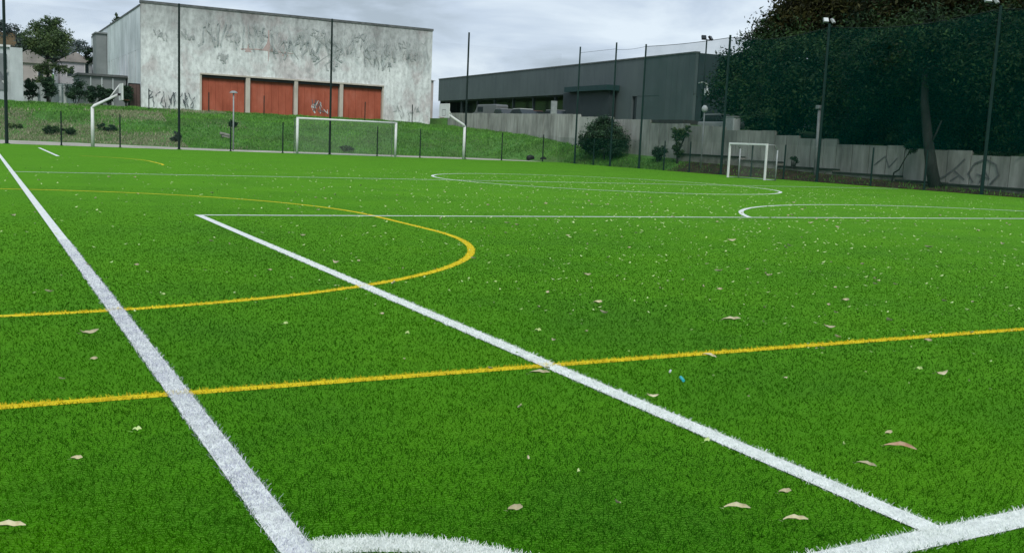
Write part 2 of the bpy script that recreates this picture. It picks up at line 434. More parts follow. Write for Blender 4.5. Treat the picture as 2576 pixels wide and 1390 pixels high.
# ------------------------------------------------------------------ terrain
WY = [-40, 28, 30, 37, 46, 55, 60, 64.5, 72.8, 79.7, 85.4, 92.7, 97, 110, 400]
WZ = [0.0, 0.05, 0.10, 0.30, 0.62, 0.78, 0.90, 1.02, 1.54, 2.1, 2.34, 2.64, 2.85, 3.2, 3.6]
def foot(x):
    return 74.6 + 7.0 * smooth01((18 - np.asarray(x, float)) / 16)
def terr(x, y):
    x = np.asarray(x, float); y = np.asarray(y, float)
    f = foot(x)
    bank = 2.95 * smooth01((y - f) / (93.4 - f)) ** 0.9 + 0.9 * smooth01((y - 98) / 20)
    bank = np.where(y < f, 0, bank)
    wz = np.interp(y, WY, WZ)
    x0 = np.clip(41.6 - np.clip(y - 70.3, 0, None) * 0.9, 34, 41.6)
    s_ = smooth01((x - x0) / (44.0 - x0))
    inner = bank * (1 - s_) + wz * s_
    outer = np.interp(y, [0, 30, 40, 50, 60, 75, 400], [1.2, 1.3, 1.8, 2.6, 3.3, 3.6, 4.2]) + 0.02 * np.clip(x - 46, 0, 60)
    z = np.where(x > 44.12, outer, inner)
    far = np.clip(y - 170, 0, None)
    z = z + 15.5 * smooth01(far / 110) * smooth01((34 - x) / 30)
    bump = 0.05 * np.sin(x * 1.7 + y * 0.6) * np.sin(y * 1.3) * smooth01((y - 84) / 3)
    return z + bump - 0.03
xs = np.concatenate([np.linspace(-700, -60, 12), np.linspace(-50, 41.4, 62), [41.9, 42.4, 43, 43.5, 44.0, 44.1, 44.14, 44.3], np.linspace(46, 110, 24), np.linspace(140, 900, 12)])
ys = np.concatenate([np.linspace(-400, -20, 10), np.linspace(-10, 68, 30), [70, 72, 73, 74, 74.5], np.linspace(75.5, 100, 34), np.linspace(104, 200, 28), np.linspace(215, 400, 14), np.linspace(450, 1500, 10)])
X, Y = np.meshgrid(xs, ys)
Z = terr(X, Y)
me = bpy.data.meshes.new('ground')
nx, ny = len(xs), len(ys)
fs = [(j * nx + i, j * nx + i + 1, (j + 1) * nx + i + 1, (j + 1) * nx + i) for j in range(ny - 1) for i in range(nx - 1)]
me.from_pydata(np.stack([X, Y, Z], -1).reshape(-1, 3).tolist(), [], fs)
me.update()
ground = struct(link('ground', me, M['soil'], smooth=True))

turf = struct(MB().poly([(-40, -12, 0), (41.45, -12, 0), (41.45, 70.25, 0), (-40, 70.25, 0)]).build('turf', M['turf']))
struct(MB().box(-40, 41.4, 70.3, 81.7, -0.1, 0.012).build('path', M['path']))
gx_ = [41.47, 41.8, 42.1, 42.4, 42.7, 43.0, 43.36]; gy_ = list(range(-12, 58, 2))
gm = MB(); gm.v = [(x, y, float(terr(x, y)) + 0.045) for y in gy_ for x in gx_]
gm.f = [(j * 7 + i, j * 7 + i + 1, (j + 1) * 7 + i + 1, (j + 1) * 7 + i) for j in range(len(gy_) - 1) for i in range(6)]
struct(gm.build('dirt_strip', M['dirt'], smooth=True))
struct(MB().box(46.0, 59.0, 60, 170, 3.0, 3.62).build('car_park', M['asphalt']))

# ------------------------------------------------------------------ pitch lines
def ribbon(pts, w, z):
    """flat strip along a polyline as quads"""
    P = [Vector((p[0], p[1])) for p in pts]
    mb = MB()
    closed = (P[0] - P[-1]).length < 1e-6
    Ls, Rs = [], []
    for i, p in enumerate(P):
        d = (P[min(i + 1, len(P) - 1)] - P[max(i - 1, 0)]).normalized()
        n = Vector((-d.y, d.x)) * w / 2
        Ls.append((p.x + n.x, p.y + n.y, z)); Rs.append((p.x - n.x, p.y - n.y, z))
    for i in range(len(P) - 1):
        mb.poly([Rs[i], Rs[i + 1], Ls[i + 1], Ls[i]])
    return mb
def arc(cx, cy, r, a0, a1, n=64):
    return [(cx + r * math.cos(R(a0 + (a1 - a0) * i / n)), cy + r * math.sin(R(a0 + (a1 - a0) * i / n))) for i in range(n + 1)]
GL = 2.585                                   # near goal line
fut1 = arc(0.0, 15.2, 6.65, -90, 0, 40) + arc(0.0, 17.9, 6.65, 0, 90, 40)
fut2 = arc(0.0, 42.4, 6.65, -12, 0, 20) + arc(0.0, 45.1, 6.65, 0, 90, 40)
fut1 = [(-0.0, 8.55)] + fut1[1:]
cc = arc(22.6, 34.4, 6.95, 0, 360, 120)
pen = [p for p in arc(24.0, 13.45, 9.3, 0, 180, 100) if p[1] > 17.9]
LINES = [  # name, points, width, colour, z
    ('touchline', [(1.0, GL - 0.06), (1.0, 70)], 0.12, 'w', 0.006),
    ('goal_line', [(1.06, GL), (41, GL)], 0.145, 'w', 0.0045),
    ('penalty_area_line', [(3.43, GL + 0.06), (3.43, 17.88), (3.431, 17.88)], 0.125, 'w', 0.006),
    ('penalty_area_front_line', [(3.37, 17.9), (44.0 - 3.43, 17.9)], 0.12, 'w', 0.0045),
    ('penalty_arc', pen, 0.12, 'w', 0.0035),
    ('corner_arc', arc(1.0, GL, 0.815, 4, 86, 24), 0.135, 'w', 0.0035),
    ('centre_circle', cc, 0.12, 'w', 0.0035),
    ('halfway_line', [(1.06, 32.7), (41, 35.6)], 0.11, 'w', 0.0045),
    ('far_penalty_area_line', [(3.3, 48.3), (3.3, 62.5)], 0.14, 'w', 0.0045),
    ('futsal_sideline', [(-30, 5.78), (39, 5.78)], 0.09, 'y', 0.002),
    ('futsal_area_line', fut1[:], 0.10, 'y', 0.001),
    ('far_futsal_area_line', fut2[:44], 0.10, 'y', 0.002),
]
# the futsal area near its left end leaves the arc as an almost straight line
line_objs = {}
for nm, pts, w, c, z in LINES:
    line_objs[nm] = struct(ribbon(pts, w, z).build(nm, M['wline'] if c == 'w' else M['yline']))

# ------------------------------------------------------------------ turf fibres near the viewer
N0 = 520000
d = 2.2 + (26 - 2.2) * rng.random(N0) ** 1.75
bear = R(28.33) + R(40) * (2 * rng.random(N0) - 1)
px = d * np.sin(bear); py = d * np.cos(bear)
# extra fibres on the lines so that they read as solid
def on_line(pts, w, n, dmax):
    P = np.array([(p[0], p[1]) for p in pts]); seg = np.diff(P, axis=0); ln = np.hypot(*seg.T)
    res = []
    idx = rng.choice(len(ln), n, p=ln / ln.sum()); t = rng.random(n); o = (rng.random(n) - 0.5) * w + rng.normal(0, .006, n)
    q = P[idx] + seg[idx] * t[:, None]; nrm = np.stack([-seg[idx, 1], seg[idx, 0]], 1) / ln[idx][:, None]
    q = q + nrm * o[:, None]
    return q
dens_lines = [
    ('touchline', [(1.0, GL), (1.0, 14)], 0.125, 22000), ('goal_line', [(1.06, GL), (7, GL)], 0.15, 13000),
    ('penalty_area_line', [(3.43, GL), (3.43, 14)], 0.13, 20000), ('corner_arc', arc(1.0, GL, 0.815, 4, 86, 24), 0.14, 6500),
    ('futsal_sideline', [(-4, 5.78), (9, 5.78)], 0.095, 10000), ('futsal_area_line', fut1[1:60], 0.105, 9000)]
def line_dist(x, y, pts):
    P = np.array([(p[0], p[1]) for p in pts]); best = np.full(x.shape, 1e9)
    for a, b in zip(P[:-1], P[1:]):
        s = b - a; l2 = (s ** 2).sum()
        t = np.clip(((x - a[0]) * s[0] + (y - a[1]) * s[1]) / l2, 0, 1)
        best = np.minimum(best, np.hypot(x - a[0] - t * s[0], y - a[1] - t * s[1]))
    return best
keep = np.ones(N0, bool)
for nm, pts, w, c, z in LINES:
    if nm in ('touchline', 'goal_line', 'penalty_area_line', 'corner_arc', 'futsal_sideline', 'futsal_area_line', 'penalty_area_front_line', 'penalty_arc'):
        keep &= line_dist(px, py, pts) > w / 2 - .012 * rng.random(N0)
px, py, d = px[keep], py[keep], d[keep]
def blades(name, x, y, material, parent=None, hs=1.0):
    n = len(x); dd = np.hypot(x, y)
    h = 0.0135 * np.clip((24 - dd) / 17, 0.12, 1) * (0.7 + 0.6 * rng.random(n)) * hs
    wd = 0.0026 * np.clip(dd / 4.5, 1, 5) * (0.7 + 0.6 * rng.random(n))
    yaw = rng.random(n) * 2 * np.pi
    lean = yaw + np.pi / 2 + rng.normal(0, 0.6, n)
    lx, ly = np.cos(lean) * h * (0.5 + rng.random(n)), np.sin(lean) * h * (0.5 + rng.random(n))
    ax, ay = np.cos(yaw) * wd / 2, np.sin(yaw) * wd / 2
    V = np.zeros((n, 4, 3))
    V[:, 0] = np.stack([x - ax, y - ay, np.zeros(n)], 1); V[:, 1] = np.stack([x + ax, y + ay, np.zeros(n)], 1)
    V[:, 2] = np.stack([x + ax * .5 + lx, y + ay * .5 + ly, h], 1); V[:, 3] = np.stack([x - ax * .5 + lx, y - ay * .5 + ly, h], 1)
    s = np.clip(rng.beta(2, 2, n), 0, 1)
    return quads(name, V, material, parent, s)
o = blades('turf_fibres', px, py, M['blade'])
o['kind'] = 'stuff'; o['label'] = 'short green synthetic grass fibres standing on the pitch'; o['category'] = 'grass'
for nm, pts, w, n in dens_lines:
    q = on_line(pts, w, n, 20)
    dd = np.hypot(q[:, 0], q[:, 1])
    pk = rng.random(n) < np.clip((5.0 / dd) ** 0.8, 0, 1)
    q = q[pk]
    b = blades('line_fibres', q[:, 0], q[:, 1], M['yblade'] if 'futsal' in nm else M['wornblade'] if nm == 'touchline' else M['wblade'], line_objs[nm] if False else None, 1.15)
    b.parent = line_objs[nm]; b['kind'] = 'stuff'
    if nm == 'touchline': pass

# ------------------------------------------------------------------ fallen leaves
def leaf_mesh(name, length, width, curl, bend, seed, material):
    rr = random.Random(seed)
    n = 7; v = []; f = []
    for i in range(n):
        t = i / (n - 1)
        w = width / 2 * (math.sin(math.pi * min(1, t * 0.92 + 0.06)) ** 0.7)
        x = (t - 0.5) * length
        y = bend * length * math.sin(math.pi * t)
        z = 0.006 + curl * length * (t - 0.5) ** 2 * 2 + rr.uniform(0, 0.004)
        tw = (t - 0.4) * .7; w *= rr.uniform(.9, 1.1); ca, sa = math.cos(tw), math.sin(tw)
        v += [(x, y - w * ca, z + w * (0.7 - sa)), (x, y, z), (x, y + w * ca, z + w * (0.7 + sa))]
    for i in range(n - 1):
        for k in (0, 1):
            f.append((i * 3 + k, (i + 1) * 3 + k, (i + 1) * 3 + k + 1, i * 3 + k + 1))
    # stalk
    b = len(v); v += [(-length / 2, -0.001, 0.008), (-length / 2 - 0.02, 0, 0.012), (-length / 2, 0.001, 0.008)]; f.append((b, b + 1, b + 2))
    me = bpy.data.meshes.new(name); me.from_pydata(v, [], f); me.update(); me.materials.append(material)
    me.polygons.foreach_set('use_smooth', [True] * len(me.polygons))
    return me
LV = [leaf_mesh('fallen_leaf', 0.105, 0.022, 0.10, 0.14, 1, M['leaf_dry']), leaf_mesh('fallen_leaf', 0.085, 0.024, 0.2, -0.22, 2, M['leaf_dry']),
      leaf_mesh('fallen_leaf', 0.06, 0.028, 0.2, 0.05, 3, M['leaf_dry']), leaf_mesh('fallen_leaf', 0.14, 0.022, 0.06, 0.12, 4, M['leaf_tan']),
      leaf_mesh('fallen_leaf', 0.03, 0.018, 0.2, 0.02, 5, M['leaf_bit'])]
def leaf(x, y, rot, kind, s, label, group):
    o = bpy.data.objects.new('fallen_leaf', LV[kind]); COL.objects.link(o)
    o.location = (x, y, 0.024 * max(0.25, min(1, (24 - math.hypot(x, y)) / 17))); o.rotation_euler = (random.uniform(.25, .7), random.uniform(-.12, .12), rot); o.scale = (s * 1.15, s * 1.05, s * 2.0)
    return tag(o, label, 'leaf', group)
G1 = 'pale fallen leaves on the near turf'
H0 = -HEAD       # a leaf at this angle lies level across the picture
near = [
    (0.70, 7.52, .35, 1, 1.25, 'cream leaf left of the wide white touchline, between the two yellow lines'),
    (2.10, 7.50, -.3, 4, 1.2, 'small pale leaf midway between touchline and penalty line, beyond the near yellow line'),
    (2.83, 6.88, 1.0, 4, 1.3, 'tiny pale fleck just above the near yellow line, left of the penalty line'),
    (3.85, 6.68, .2, 4, 1.5, 'rounded pale leaf just right of the penalty line and above the near yellow line'),
    (5.12, 7.79, .1, 2, 1.2, 'short blunt pale leaf on the open turf beyond the near yellow line, right of centre'),
    (5.78, 6.68, .0, 0, 1.4, 'long thin pale leaf lying flat just beyond the near yellow line on the right'),
    (6.50, 6.24, -.4, 1, 1.0, 'pale leaf almost touching the far edge of the near yellow line on the right'),
    (3.16, 5.43, -.1, 0, 1.1, 'narrow beige leaf just below the crossing of the yellow line and the penalty line'),
    (4.64, 5.56, -.5, 0, .85, 'thin slanting pale leaf just below the near yellow line, right of the penalty line'),
    (3.56, 4.76, -.2, 1, .7, 'dark edged curled leaf touching the right side of the penalty line'),
    (5.93, 4.64, .2, 1, 1.0, 'cream curled leaf alone on the right turf below the near yellow line'),
    (5.86, 4.75, -.5, 4, 1.2, 'small tan leaf just up left of the cream curled leaf on the right'),
    (0.67, 4.98, .5, 4, 1.2, 'small pale leaf on the left turf nearest below the left end of the yellow line'),
    (0.37, 4.65, .5, 2, .7, 'short cream leaf on the near left turf left of the touchline'),
    (0.08, 3.90, .3, 0, 1.0, 'long tan leaf cut by the left edge of the picture near the bottom'),
    (1.89, 3.40, .35, 2, .9, 'curved cream leaf near the bottom, above the corner arc'),
    (3.25, 3.88, .6, 4, 1.1, 'small yellowish leaf left of the penalty line in the lower right'),
    (3.09, 3.14, .1, 2, .8, 'short beige leaf, topmost of three left of the bottom of the penalty line'),
    (2.76, 3.07, -.05, 0, .9, 'long straight beige leaf, leftmost of three near the bottom of the penalty line'),
    (2.89, 2.87, .15, 0, .88, 'pale curled leaf, lowest of the three leaves near the bottom of the penalty line'),
    (4.31, 3.66, .4, 2, .7, 'small cream leaf just above the forked reddish leaf on the lower right turf'),
    (4.15, 3.44, -.15, 3, 1.0, 'forked reddish tan leaf, the largest leaf on the lower right turf'),
    (3.75, 3.29, -.55, 0, .8, 'thin slanting pale leaf below left of the forked reddish leaf'),
    (3.90, 3.59, 1.2, 4, .9, 'tiny white fleck of leaf left of the forked reddish leaf'),
    (2.38, 3.72, 1.2, 4, .8, 'tiny pale fleck between touchline and penalty line, nearest the bottom centre'),
    (0.65, 6.68, .0, 2, .7, 'dull green leaf in the darker turf left of the touchline'),
]
for x, y, r, k, s, lab in near:
    leaf(x, y, H0 + r, k, s, lab, G1)
mids = [(2.94, 5.7), (7.06, 9.0), (3.71, 11.15), (3.72, 9.36), (2.51, 10.12), (1.45, 9.14), (2.89, 13.08), (4.2, 14.2), (9.3, 9.34), (7.34, 15.05), (13.09, 13.42), (7.59, 14.38),
        (6.2, 9.7), (0.78, 16.0), (2.74, 13.47), (5.51, 11.28), (5.91, 19.04), (8.06, 12.61), (6.8, 8.95), (5.0, 8.49), (7.08, 5.96), (7.63, 5.68), (2.26, 3.97), (7.32, 6.34), (5.84, 4.18), (2.33, 3.32), (7.85, 7.34), (8.99, 7.08), (2.68, 4.79)]
def zone(x, y):
    ins = (y > 8.55 and y < 24.5 and x > 0 and x < 6.65 and (15.2 < y < 17.9 or math.hypot(x, y - (15.2 if y < 15.2 else 17.9)) < 6.65))
    if y > 17.9:
        if math.hypot(x - 24.0, y - 13.45) < 9.3: z = 'inside the white penalty arc'
        elif x < 12: z = 'on the left half beyond the penalty area front line'
        else: z = 'on the right half beyond the penalty area front line'
        if ins: z = 'inside the far end of the yellow arc'
    elif ins: z = 'inside the yellow arc, ' + ('left' if x < 3.43 else 'right') + ' of the penalty line'
    elif y > 5.78:
        if x < 1: z = 'left of the touchline beyond the near yellow line'
        elif x < 3.43: z = 'between touchline and penalty line, short of the yellow arc'
        elif x < 7: z = 'in the middle of the penalty area beyond the near yellow line'
        elif x < 11: z = 'on the right of the penalty area beyond the near yellow line'
        else: z = 'at the far right of the penalty area'
    else:
        z = 'nearer than the near yellow line, ' + ('left of the touchline' if x < 1 else 'between touchline and penalty line' if x < 3.43 else 'right of the penalty line')
    return 'small pale leaf ' + z, 'small leaves ' + z
for x, y in mids:
    leaf(x, y, random.uniform(0, 6.3), random.choice((1, 2, 2, 4)), random.uniform(.9, 1.3) * (.9 if y > 6 else .5), *zone(x, y))
cnt = 0
while cnt < 215:
    dd = 6 + 26 * random.random() ** 0.9
    b = R(28.33 + random.uniform(-30, 32)) if random.random() < .45 else R(28.33 + random.gauss(14, 11))
    x, y = dd * math.sin(b), dd * math.cos(b)
    if x > 40: continue
    leaf(x, y, random.uniform(0, 6.3), random.choice((1, 2, 4, 4, 2)), random.uniform(.5, 1.05) * (0.6 if dd < 8 else 1.0 if dd < 16 else 1.35), *zone(x, y))
    cnt += 1
# countless flecks farther out
n = 6500
dd = 8 + 39 * rng.random(n) ** 0.8; bb = R(28.33) + R(1) * (rng.normal(10, 17, n))
fx, fy = dd * np.sin(bb), dd * np.cos(bb)
ok = (fx < 41) & (fy < 70); fx, fy = fx[ok], fy[ok]; n = len(fx)
sz = (0.007 + 0.020 * rng.random(n) ** 2.5) * np.clip(np.hypot(fx, fy) / 11, .5, 1.7); an = rng.random(n) * 6.28
dx, dy = np.cos(an) * sz, np.sin(an) * sz; hz = 0.014 + 0.006 * rng.random(n)
V = np.stack([np.stack([fx - dx, fy - dy, hz], 1), np.stack([fx + dy * .5, fy - dx * .5, hz], 1), np.stack([fx + dx, fy + dy, hz + sz * .6], 1), np.stack([fx - dy * .5, fy + dx * .5, hz + .003], 1)], 1)
o = quads('leaf_litter', V, M['leaf_bit']); tag(o, 'countless tiny dry leaf fragments strewn across the pitch', 'leaf litter', None, 'stuff')

# small cyan and white bit of litter by the penalty line
mb = MB().tube([(4.02, 5.06, 0.02), (4.05, 5.13, 0.024)], [0.010, 0.010], 8)
t = thing('plastic_bottle_cap', 'tiny cyan plastic scrap on the turf right of the penalty line', 'litter', (4.02, 5.08, 0.01))
mb.build('cap', M['cyan'], t); MB().tube([(4.09, 5.30, 0.018), (4.12, 5.33, 0.02)], 0.007, 6).build('seal', M['white'], t)

# ------------------------------------------------------------------ goals and baskets
def round_bar(pts, r, name, mt, parent, n=12):
    return MB().tube(pts, r, n).build(name, mt, parent, smooth=True)
gy, gx0, gx1, gh = 69.5, 20.0, 27.32, 2.44
g = thing('football_goal', 'large white football goal with thin net at the far end of the pitch', 'goal', ((gx0 + gx1) / 2, gy, 0))
round_bar([(gx0, gy, 0), (gx0, gy, gh)], 0.09, 'goalpost', M['white'], g)
round_bar([(gx1, gy, 0), (gx1, gy, gh)], 0.09, 'goalpost', M['white'], g)
round_bar([(gx0 - .07, gy, gh + .02), (gx1 + .07, gy, gh + .02)], 0.072, 'crossbar', M['white'], g)
for x in (gx0, gx1):
    round_bar([(x, gy + .06, gh), (x, gy + .75, gh - .02), (x, gy + 0.79, .02)], 0.02, 'net_support', M['palemetal'], g, 6)
def grid_net(name, corners, nu, nv, parent, mtn, cords, r=0.006, sag=0.0):
    a, b, c, dd_ = [Vector(q) for q in corners]
    return MB().poly([a, b, c, dd_]).build(name, mtn, parent)
grid_net('net', [(gx0, gy + .78, 0.03), (gx1, gy + .78, 0.03), (gx1, gy + .74, gh - .02), (gx0, gy + .74, gh - .02)], 0, 0, g, M['net_goal'], None)
grid_net('net', [(gx0, gy + .06, gh), (gx1, gy + .06, gh), (gx1, gy + .74, gh - .02), (gx0, gy + .74, gh - .02)], 0, 0, g, M['net_goal'], None)
for x in (gx0, gx1):
    grid_net('net', [(x, gy + .06, 0.03), (x, gy + .78, 0.03), (x, gy + .74, gh - .02), (x, gy + .06, gh)], 0, 0, g, M['net_goal'], None)
MB().box(gx0, gx1, gy + .77, gy + .80, 0.0, 0.03).build('ground_bar', M['palemetal'], g)

sx, sy0, sy1, sh = 38.1, 42.15, 45.2, 1.98
g = thing('small_goal', 'small white five-a-side goal beside the right fence', 'goal', (sx, (sy0 + sy1) / 2, 0))
for y in (sy0, sy1):
    MB().box(sx - .05, sx + .05, y - .05, y + .05, 0, sh).build('goalpost', M['white'], g, bevel=0.008)
MB().box(sx - .05, sx + .05, sy0 + .05, sy1 - .05, sh - .1, sh).build('crossbar', M['white'], g, bevel=0.008)
MB().box(sx - .045, sx + .045, sy1 - .05, sy1 + .05, sh, sh + .001)
for y in (sy0, sy1):
    round_bar([(sx + .05, y, sh - .06), (sx + .55, y, sh - .06), (sx + 0.78, y, sh - .35)], 0.02, 'roof_stay', M['palemetal'], g, 8)
    round_bar([(sx + .78, y, 0), (sx + .78, y, sh - .32)], 0.04, 'rear_upright', M['palemetal'], g, 8)
    round_bar([(sx + .05, y, 0.03), (sx + .78, y, 0.03)], 0.02, 'ground_bar', M['palemetal'], g, 8)
round_bar([(sx + .78, sy0, 0.03), (sx + .78, sy1, 0.03)], 0.02, 'ground_bar', M['palemetal'], g, 8)
MB().poly([(sx + .77, sy0, 0.03), (sx + .77, sy1, 0.03), (sx + .77, sy1, sh - .35), (sx + .77, sy0, sh - .35)]).build('net', M['net_goal'], g)

def basket(x, y, s, label):
    t = thing('basketball_stand', label, 'basketball hoop', (x, y, 0), 'basketball stands facing each other across the path')
    round_bar([(x, y, 0), (x, y, 2.5)], [0.115, 0.095], 'post', M['white'], t)
    round_bar([(x, y, 2.44), (x + s * .12, y, 2.60), (x + s * 1.55, y, 3.38)], [0.1, 0.09, 0.075], 'arm', M['white'], t)
    round_bar([(x + s * .95, y, 3.03), (x + s * 1.62, y, 3.98)], 0.035, 'brace', M['white'], t, 8)
    bx = x + s * 1.72
    MB().box(bx - .03, bx + .03, y - .9, y + .9, 3.02, 4.07).build('backboard', M['white'], t, bevel=.01)
    MB().box(bx + s * .035, bx + s * .039, y - .3, y + .3, 3.18, 3.2).box(bx + s * .035, bx + s * .039, y - .3, y + .3, 3.62, 3.64).box(bx + s * .035, bx + s * .039, y - .3, y - .28, 3.2, 3.62).box(bx + s * .035, bx + s * .039, y + .28, y + .3, 3.2, 3.62).build('target_square', M['black'], t)
    ring = [(bx + s * (.27 + .225 * math.cos(a)), y + .225 * math.sin(a), 3.05) for a in [i * math.pi / 10 for i in range(21)]]
    round_bar(ring, 0.012, 'hoop', M['redframe'], t, 6)
    MB().box(min(bx, x + s * 1.5), max(bx, x + s * 1.5), y - .12, y + .12, 3.3, 3.46).build('bracket', M['black'], t)
basket(6.78, 69.6, 1, 'white basketball stand on the left, its board seen edge on')
basket(32.9, 69.6, -1, 'white basketball stand at the right end of the path with a square board')

# ------------------------------------------------------------------ fences
FY, FX = 70.28, 41.55
ff = thing('far_fence', 'tall dark green ball-stop fence with thin posts behind the far goal', 'fence', (20, FY, 0))
tall_x = [-8.4, 1.9, 12.2, 22.6, 33.3]
short_x = [-15.4, -11.9, -4.9, -1.5, 5.0, 8.5, 15.6, 19.2, 26.2, 29.6, 36.5, 40.2]
def fpost(x, y, h, r, name, parent, lean=0.0):
    MB().tube([(x, y, -0.05), (x + lean, y, h)], [r, r * .8], 8).tube([(x, y, -0.02), (x, y, .03)], r * 1.8, 8).build(name, M['post_side'] if parent.name == 'side_fence' else M['post'], parent, smooth=False)
for i, x in enumerate(tall_x):
    fpost(x, FY, 9.5, 0.085 if x != 1.9 else 0.105, 'tall_post', ff)
for x in short_x:
    fpost(x, FY, 2.15, 0.05, 'short_post', ff)
allx = sorted(tall_x + short_x + [41.5])
for a, b in zip(allx[:-1], allx[1:]):
    MB().poly([(a, FY, 0.05), (b, FY, 0.05), (b, FY, 2.1), (a, FY, 2.1)]).build('mesh_panel', M['net_farlow'], ff)
tx = tall_x + [41.5]
for a, b in zip(tx[:-1], tx[1:]):
    MB().poly([(a, FY + .02, 2.1), (b, FY + .02, 2.1), (b, FY + .02, 8.6), (a, FY + .02, 8.6)]).build('upper_net', M['net_far'], ff)

sf = thing('side_fence', 'tall dark green fence and netting along the right side of the pitch', 'fence', (FX, 50, 0))
tall_y = [67.6, 62.6, 58.9, 50.0, 41.75, 31.25, 21]
short_y = [64.9, 56.0, 53.2, 47.2, 44.4, 37.9, 34.5, 27.8, 24.4]
for y in tall_y:
    fpost(FX, y, 8.95 if y > 60 else 8.6, 0.075 if y > 55 else 0.085, 'tall_post', sf)
for y in short_y:
    fpost(FX, y, 2.0, 0.05, 'short_post', sf)
ally = sorted(tall_y + short_y + [70.28])
for a, b in zip(ally[:-1], ally[1:]):
    MB().poly([(FX, a, 0.05), (FX, b, 0.05), (FX, b, 2.0), (FX, a, 2.0)]).build('mesh_panel', M['net_low'], sf)
ty = sorted(tall_y)
for a, b in zip(ty[:-1], ty[1:]):
    K = 8
    mb = MB()
    ztop = lambda q: (8.45 - (0.35 if b - a > 6 and b < 58 else .08) * math.sin(math.pi * q) if a < 60 else 8.5)
    for i in range(K):
        q0, q1 = i / K, (i + 1) / K
        ya, yb = a + (b - a) * q0, a + (b - a) * q1
        mb.poly([(FX + .02, ya, 2.0), (FX + .02, yb, 2.0), (FX + .02, yb, ztop(q1)), (FX + .02, ya, ztop(q0))])
    mb.build('upper_net', M['net_side'] if b < 60 else M['net_far'], sf)
    if True:
        round_bar([(FX + .02, a + (b - a) * i / K, ztop(i / K)) for i in range(K + 1)], 0.018 if b < 60 else .011, 'top_rope', M['post'], sf, 5)

def twin_lamp(x, y, z, label, pole_to=None, dark=False, sc=1.0, group='twin floodlights'):
    t = thing('floodlight', label, 'floodlight', (x, y, pole_to if pole_to is not None else z - .4), group)
    if pole_to is not None:
        round_bar([(x, y, pole_to), (x, y, z)], [.09, .06], 'pole', M['post'] if dark else M['palemetal'], t, 8)
    MB().box(x - .5 * sc, x + .5 * sc, y - .03, y + .03, z - .06, z).build('crossarm', M['post'], t)
    for s in (-1, 1):
        mb = MB().box(-.2, .2, -.09, .09, -.2, .2)
        Mx = Matrix.Translation((x + s * .36 * sc, y - .05, z + .12)) @ Matrix.Rotation(R(25) * s, 4, 'Z') @ Matrix.Rotation(R(-35), 4, 'X') @ Matrix.Scale(sc, 4)
        h = mb.xf(Mx).build('lamp_head', M['black'] if dark else M['palemetal'], t, bevel=0.02)
        MB().box(-.17, .17, -.10, -.092, -.17, .17).xf(Mx).build('lens', M['glass'] if dark else M['lampglass'], h)
twin_lamp(42.0, 42.3, 8.75, 'pale twin floodlight before the trees, left of the one at the corner', sc=.72)
twin_lamp(42.0, 32.15, 8.85, 'pale twin floodlight at the top right edge of the picture', sc=.8)
twin_lamp(55.0, 69.2, 10.75, 'dark twin floodlight against the sky between warehouse and trees', pole_to=3.4, dark=True)

t = thing('lamp_post', 'pale grey lamp post with small lamp in front of the trees and panel wall', 'lamp post', (43.05, 43.5, 0.2))
round_bar([(43.05, 43.4, 0.2), (43.05, 43.5, 4.1)], [.11, .085], 'pole', M['palemetal'], t)
MB().box(42.85, 43.2, 43.35, 43.65, 4.1, 4.32).build('lamp_head', M['palemetal'], t, bevel=.03)
t = thing('lamp_post', 'slim dark lamp post with round pale lamp by the warehouse corner', 'lamp post', (42.5, 53.2, 0.1))
round_bar([(42.5, 53.2, 0.1), (42.5, 53.2, 4.0)], .045, 'pole', M['palemetal'], t, 8)
MB().tube([(42.5, 53.2, 3.95), (42.5, 53.2, 4.05), (42.5, 53.2, 4.25), (42.5, 53.2, 4.4)], [.08, .2, .2, .08], 10).build('lamp_globe', M['lampglass'], t, smooth=True)
t = thing('lamp_post', 'pale lamp post with wide flat head before the first red door', 'lamp post', (16.25, 72.4, 0))
round_bar([(16.25, 72.4, 0), (16.25, 72.4, 4.0)], .05, 'pole', M['palemetal'], t, 8)
MB().tube([(16.25, 72.4, 4.0), (16.25, 72.4, 4.08), (16.25, 72.4, 4.16)], [.27, .25, .1], 12).build('lamp_head', M['palemetal'], t)

# ------------------------------------------------------------------ stepped concrete panel wall
steps = [(29.5, 33.85, 1.84), (33.85, 37.95, 2.04), (37.95, 42.8, 2.17), (42.8, 45.9, 2.45), (45.9, 47.98, 2.60), (47.98, 52.8, 2.86), (52.8, 56.6, 3.11), (56.6, 61.2, 3.26), (61.2, 66.2, 3.55), (66.2, 71, 3.76), (71, 97.2, 3.95)]
wall = thing('panel_wall', 'stepped wall of grey concrete panels behind the right fence', 'wall', (44, 60, 0))
ub = MB().box(-.5, .5, -.5, .5, 0, 1)
ume = bpy.data.meshes.new('wall_panel'); ume.from_pydata(ub.v, [], ub.f); ume.update(); ume.materials.append(M['panel'])
core = MB()
def panel_run(y0, y1, top, pw=1.18):
    k = max(1, round((y1 - y0) / pw)); w = (y1 - y0) / k
    for i in range(k):
        yc = y0 + w * (i + .5)
        zb = float(np.interp(yc, WY, WZ)) - .25
        tp = top if y0 < 70 else top + (yc - 71) / 26 * .2
        o = bpy.data.objects.new('wall_panel', ume); COL.objects.link(o); o.parent = wall
        o.location = (44.0 + random.uniform(-.012, .012) - 44, yc - 60, zb)
        o.scale = (.11, w - random.uniform(.03, .06), tp - zb + random.uniform(-.02, .02))
        o.rotation_euler = (random.uniform(-.004, .004), random.uniform(-.006, .006), 0)
for a, b, tp in steps:
    panel_run(a, b, tp)
    core.box(44.06, 44.10, a, b, 0, tp - .06)
panel_run(10, 29.5, 1.7)
core.build('panel_backing', M['ledge'], wall)

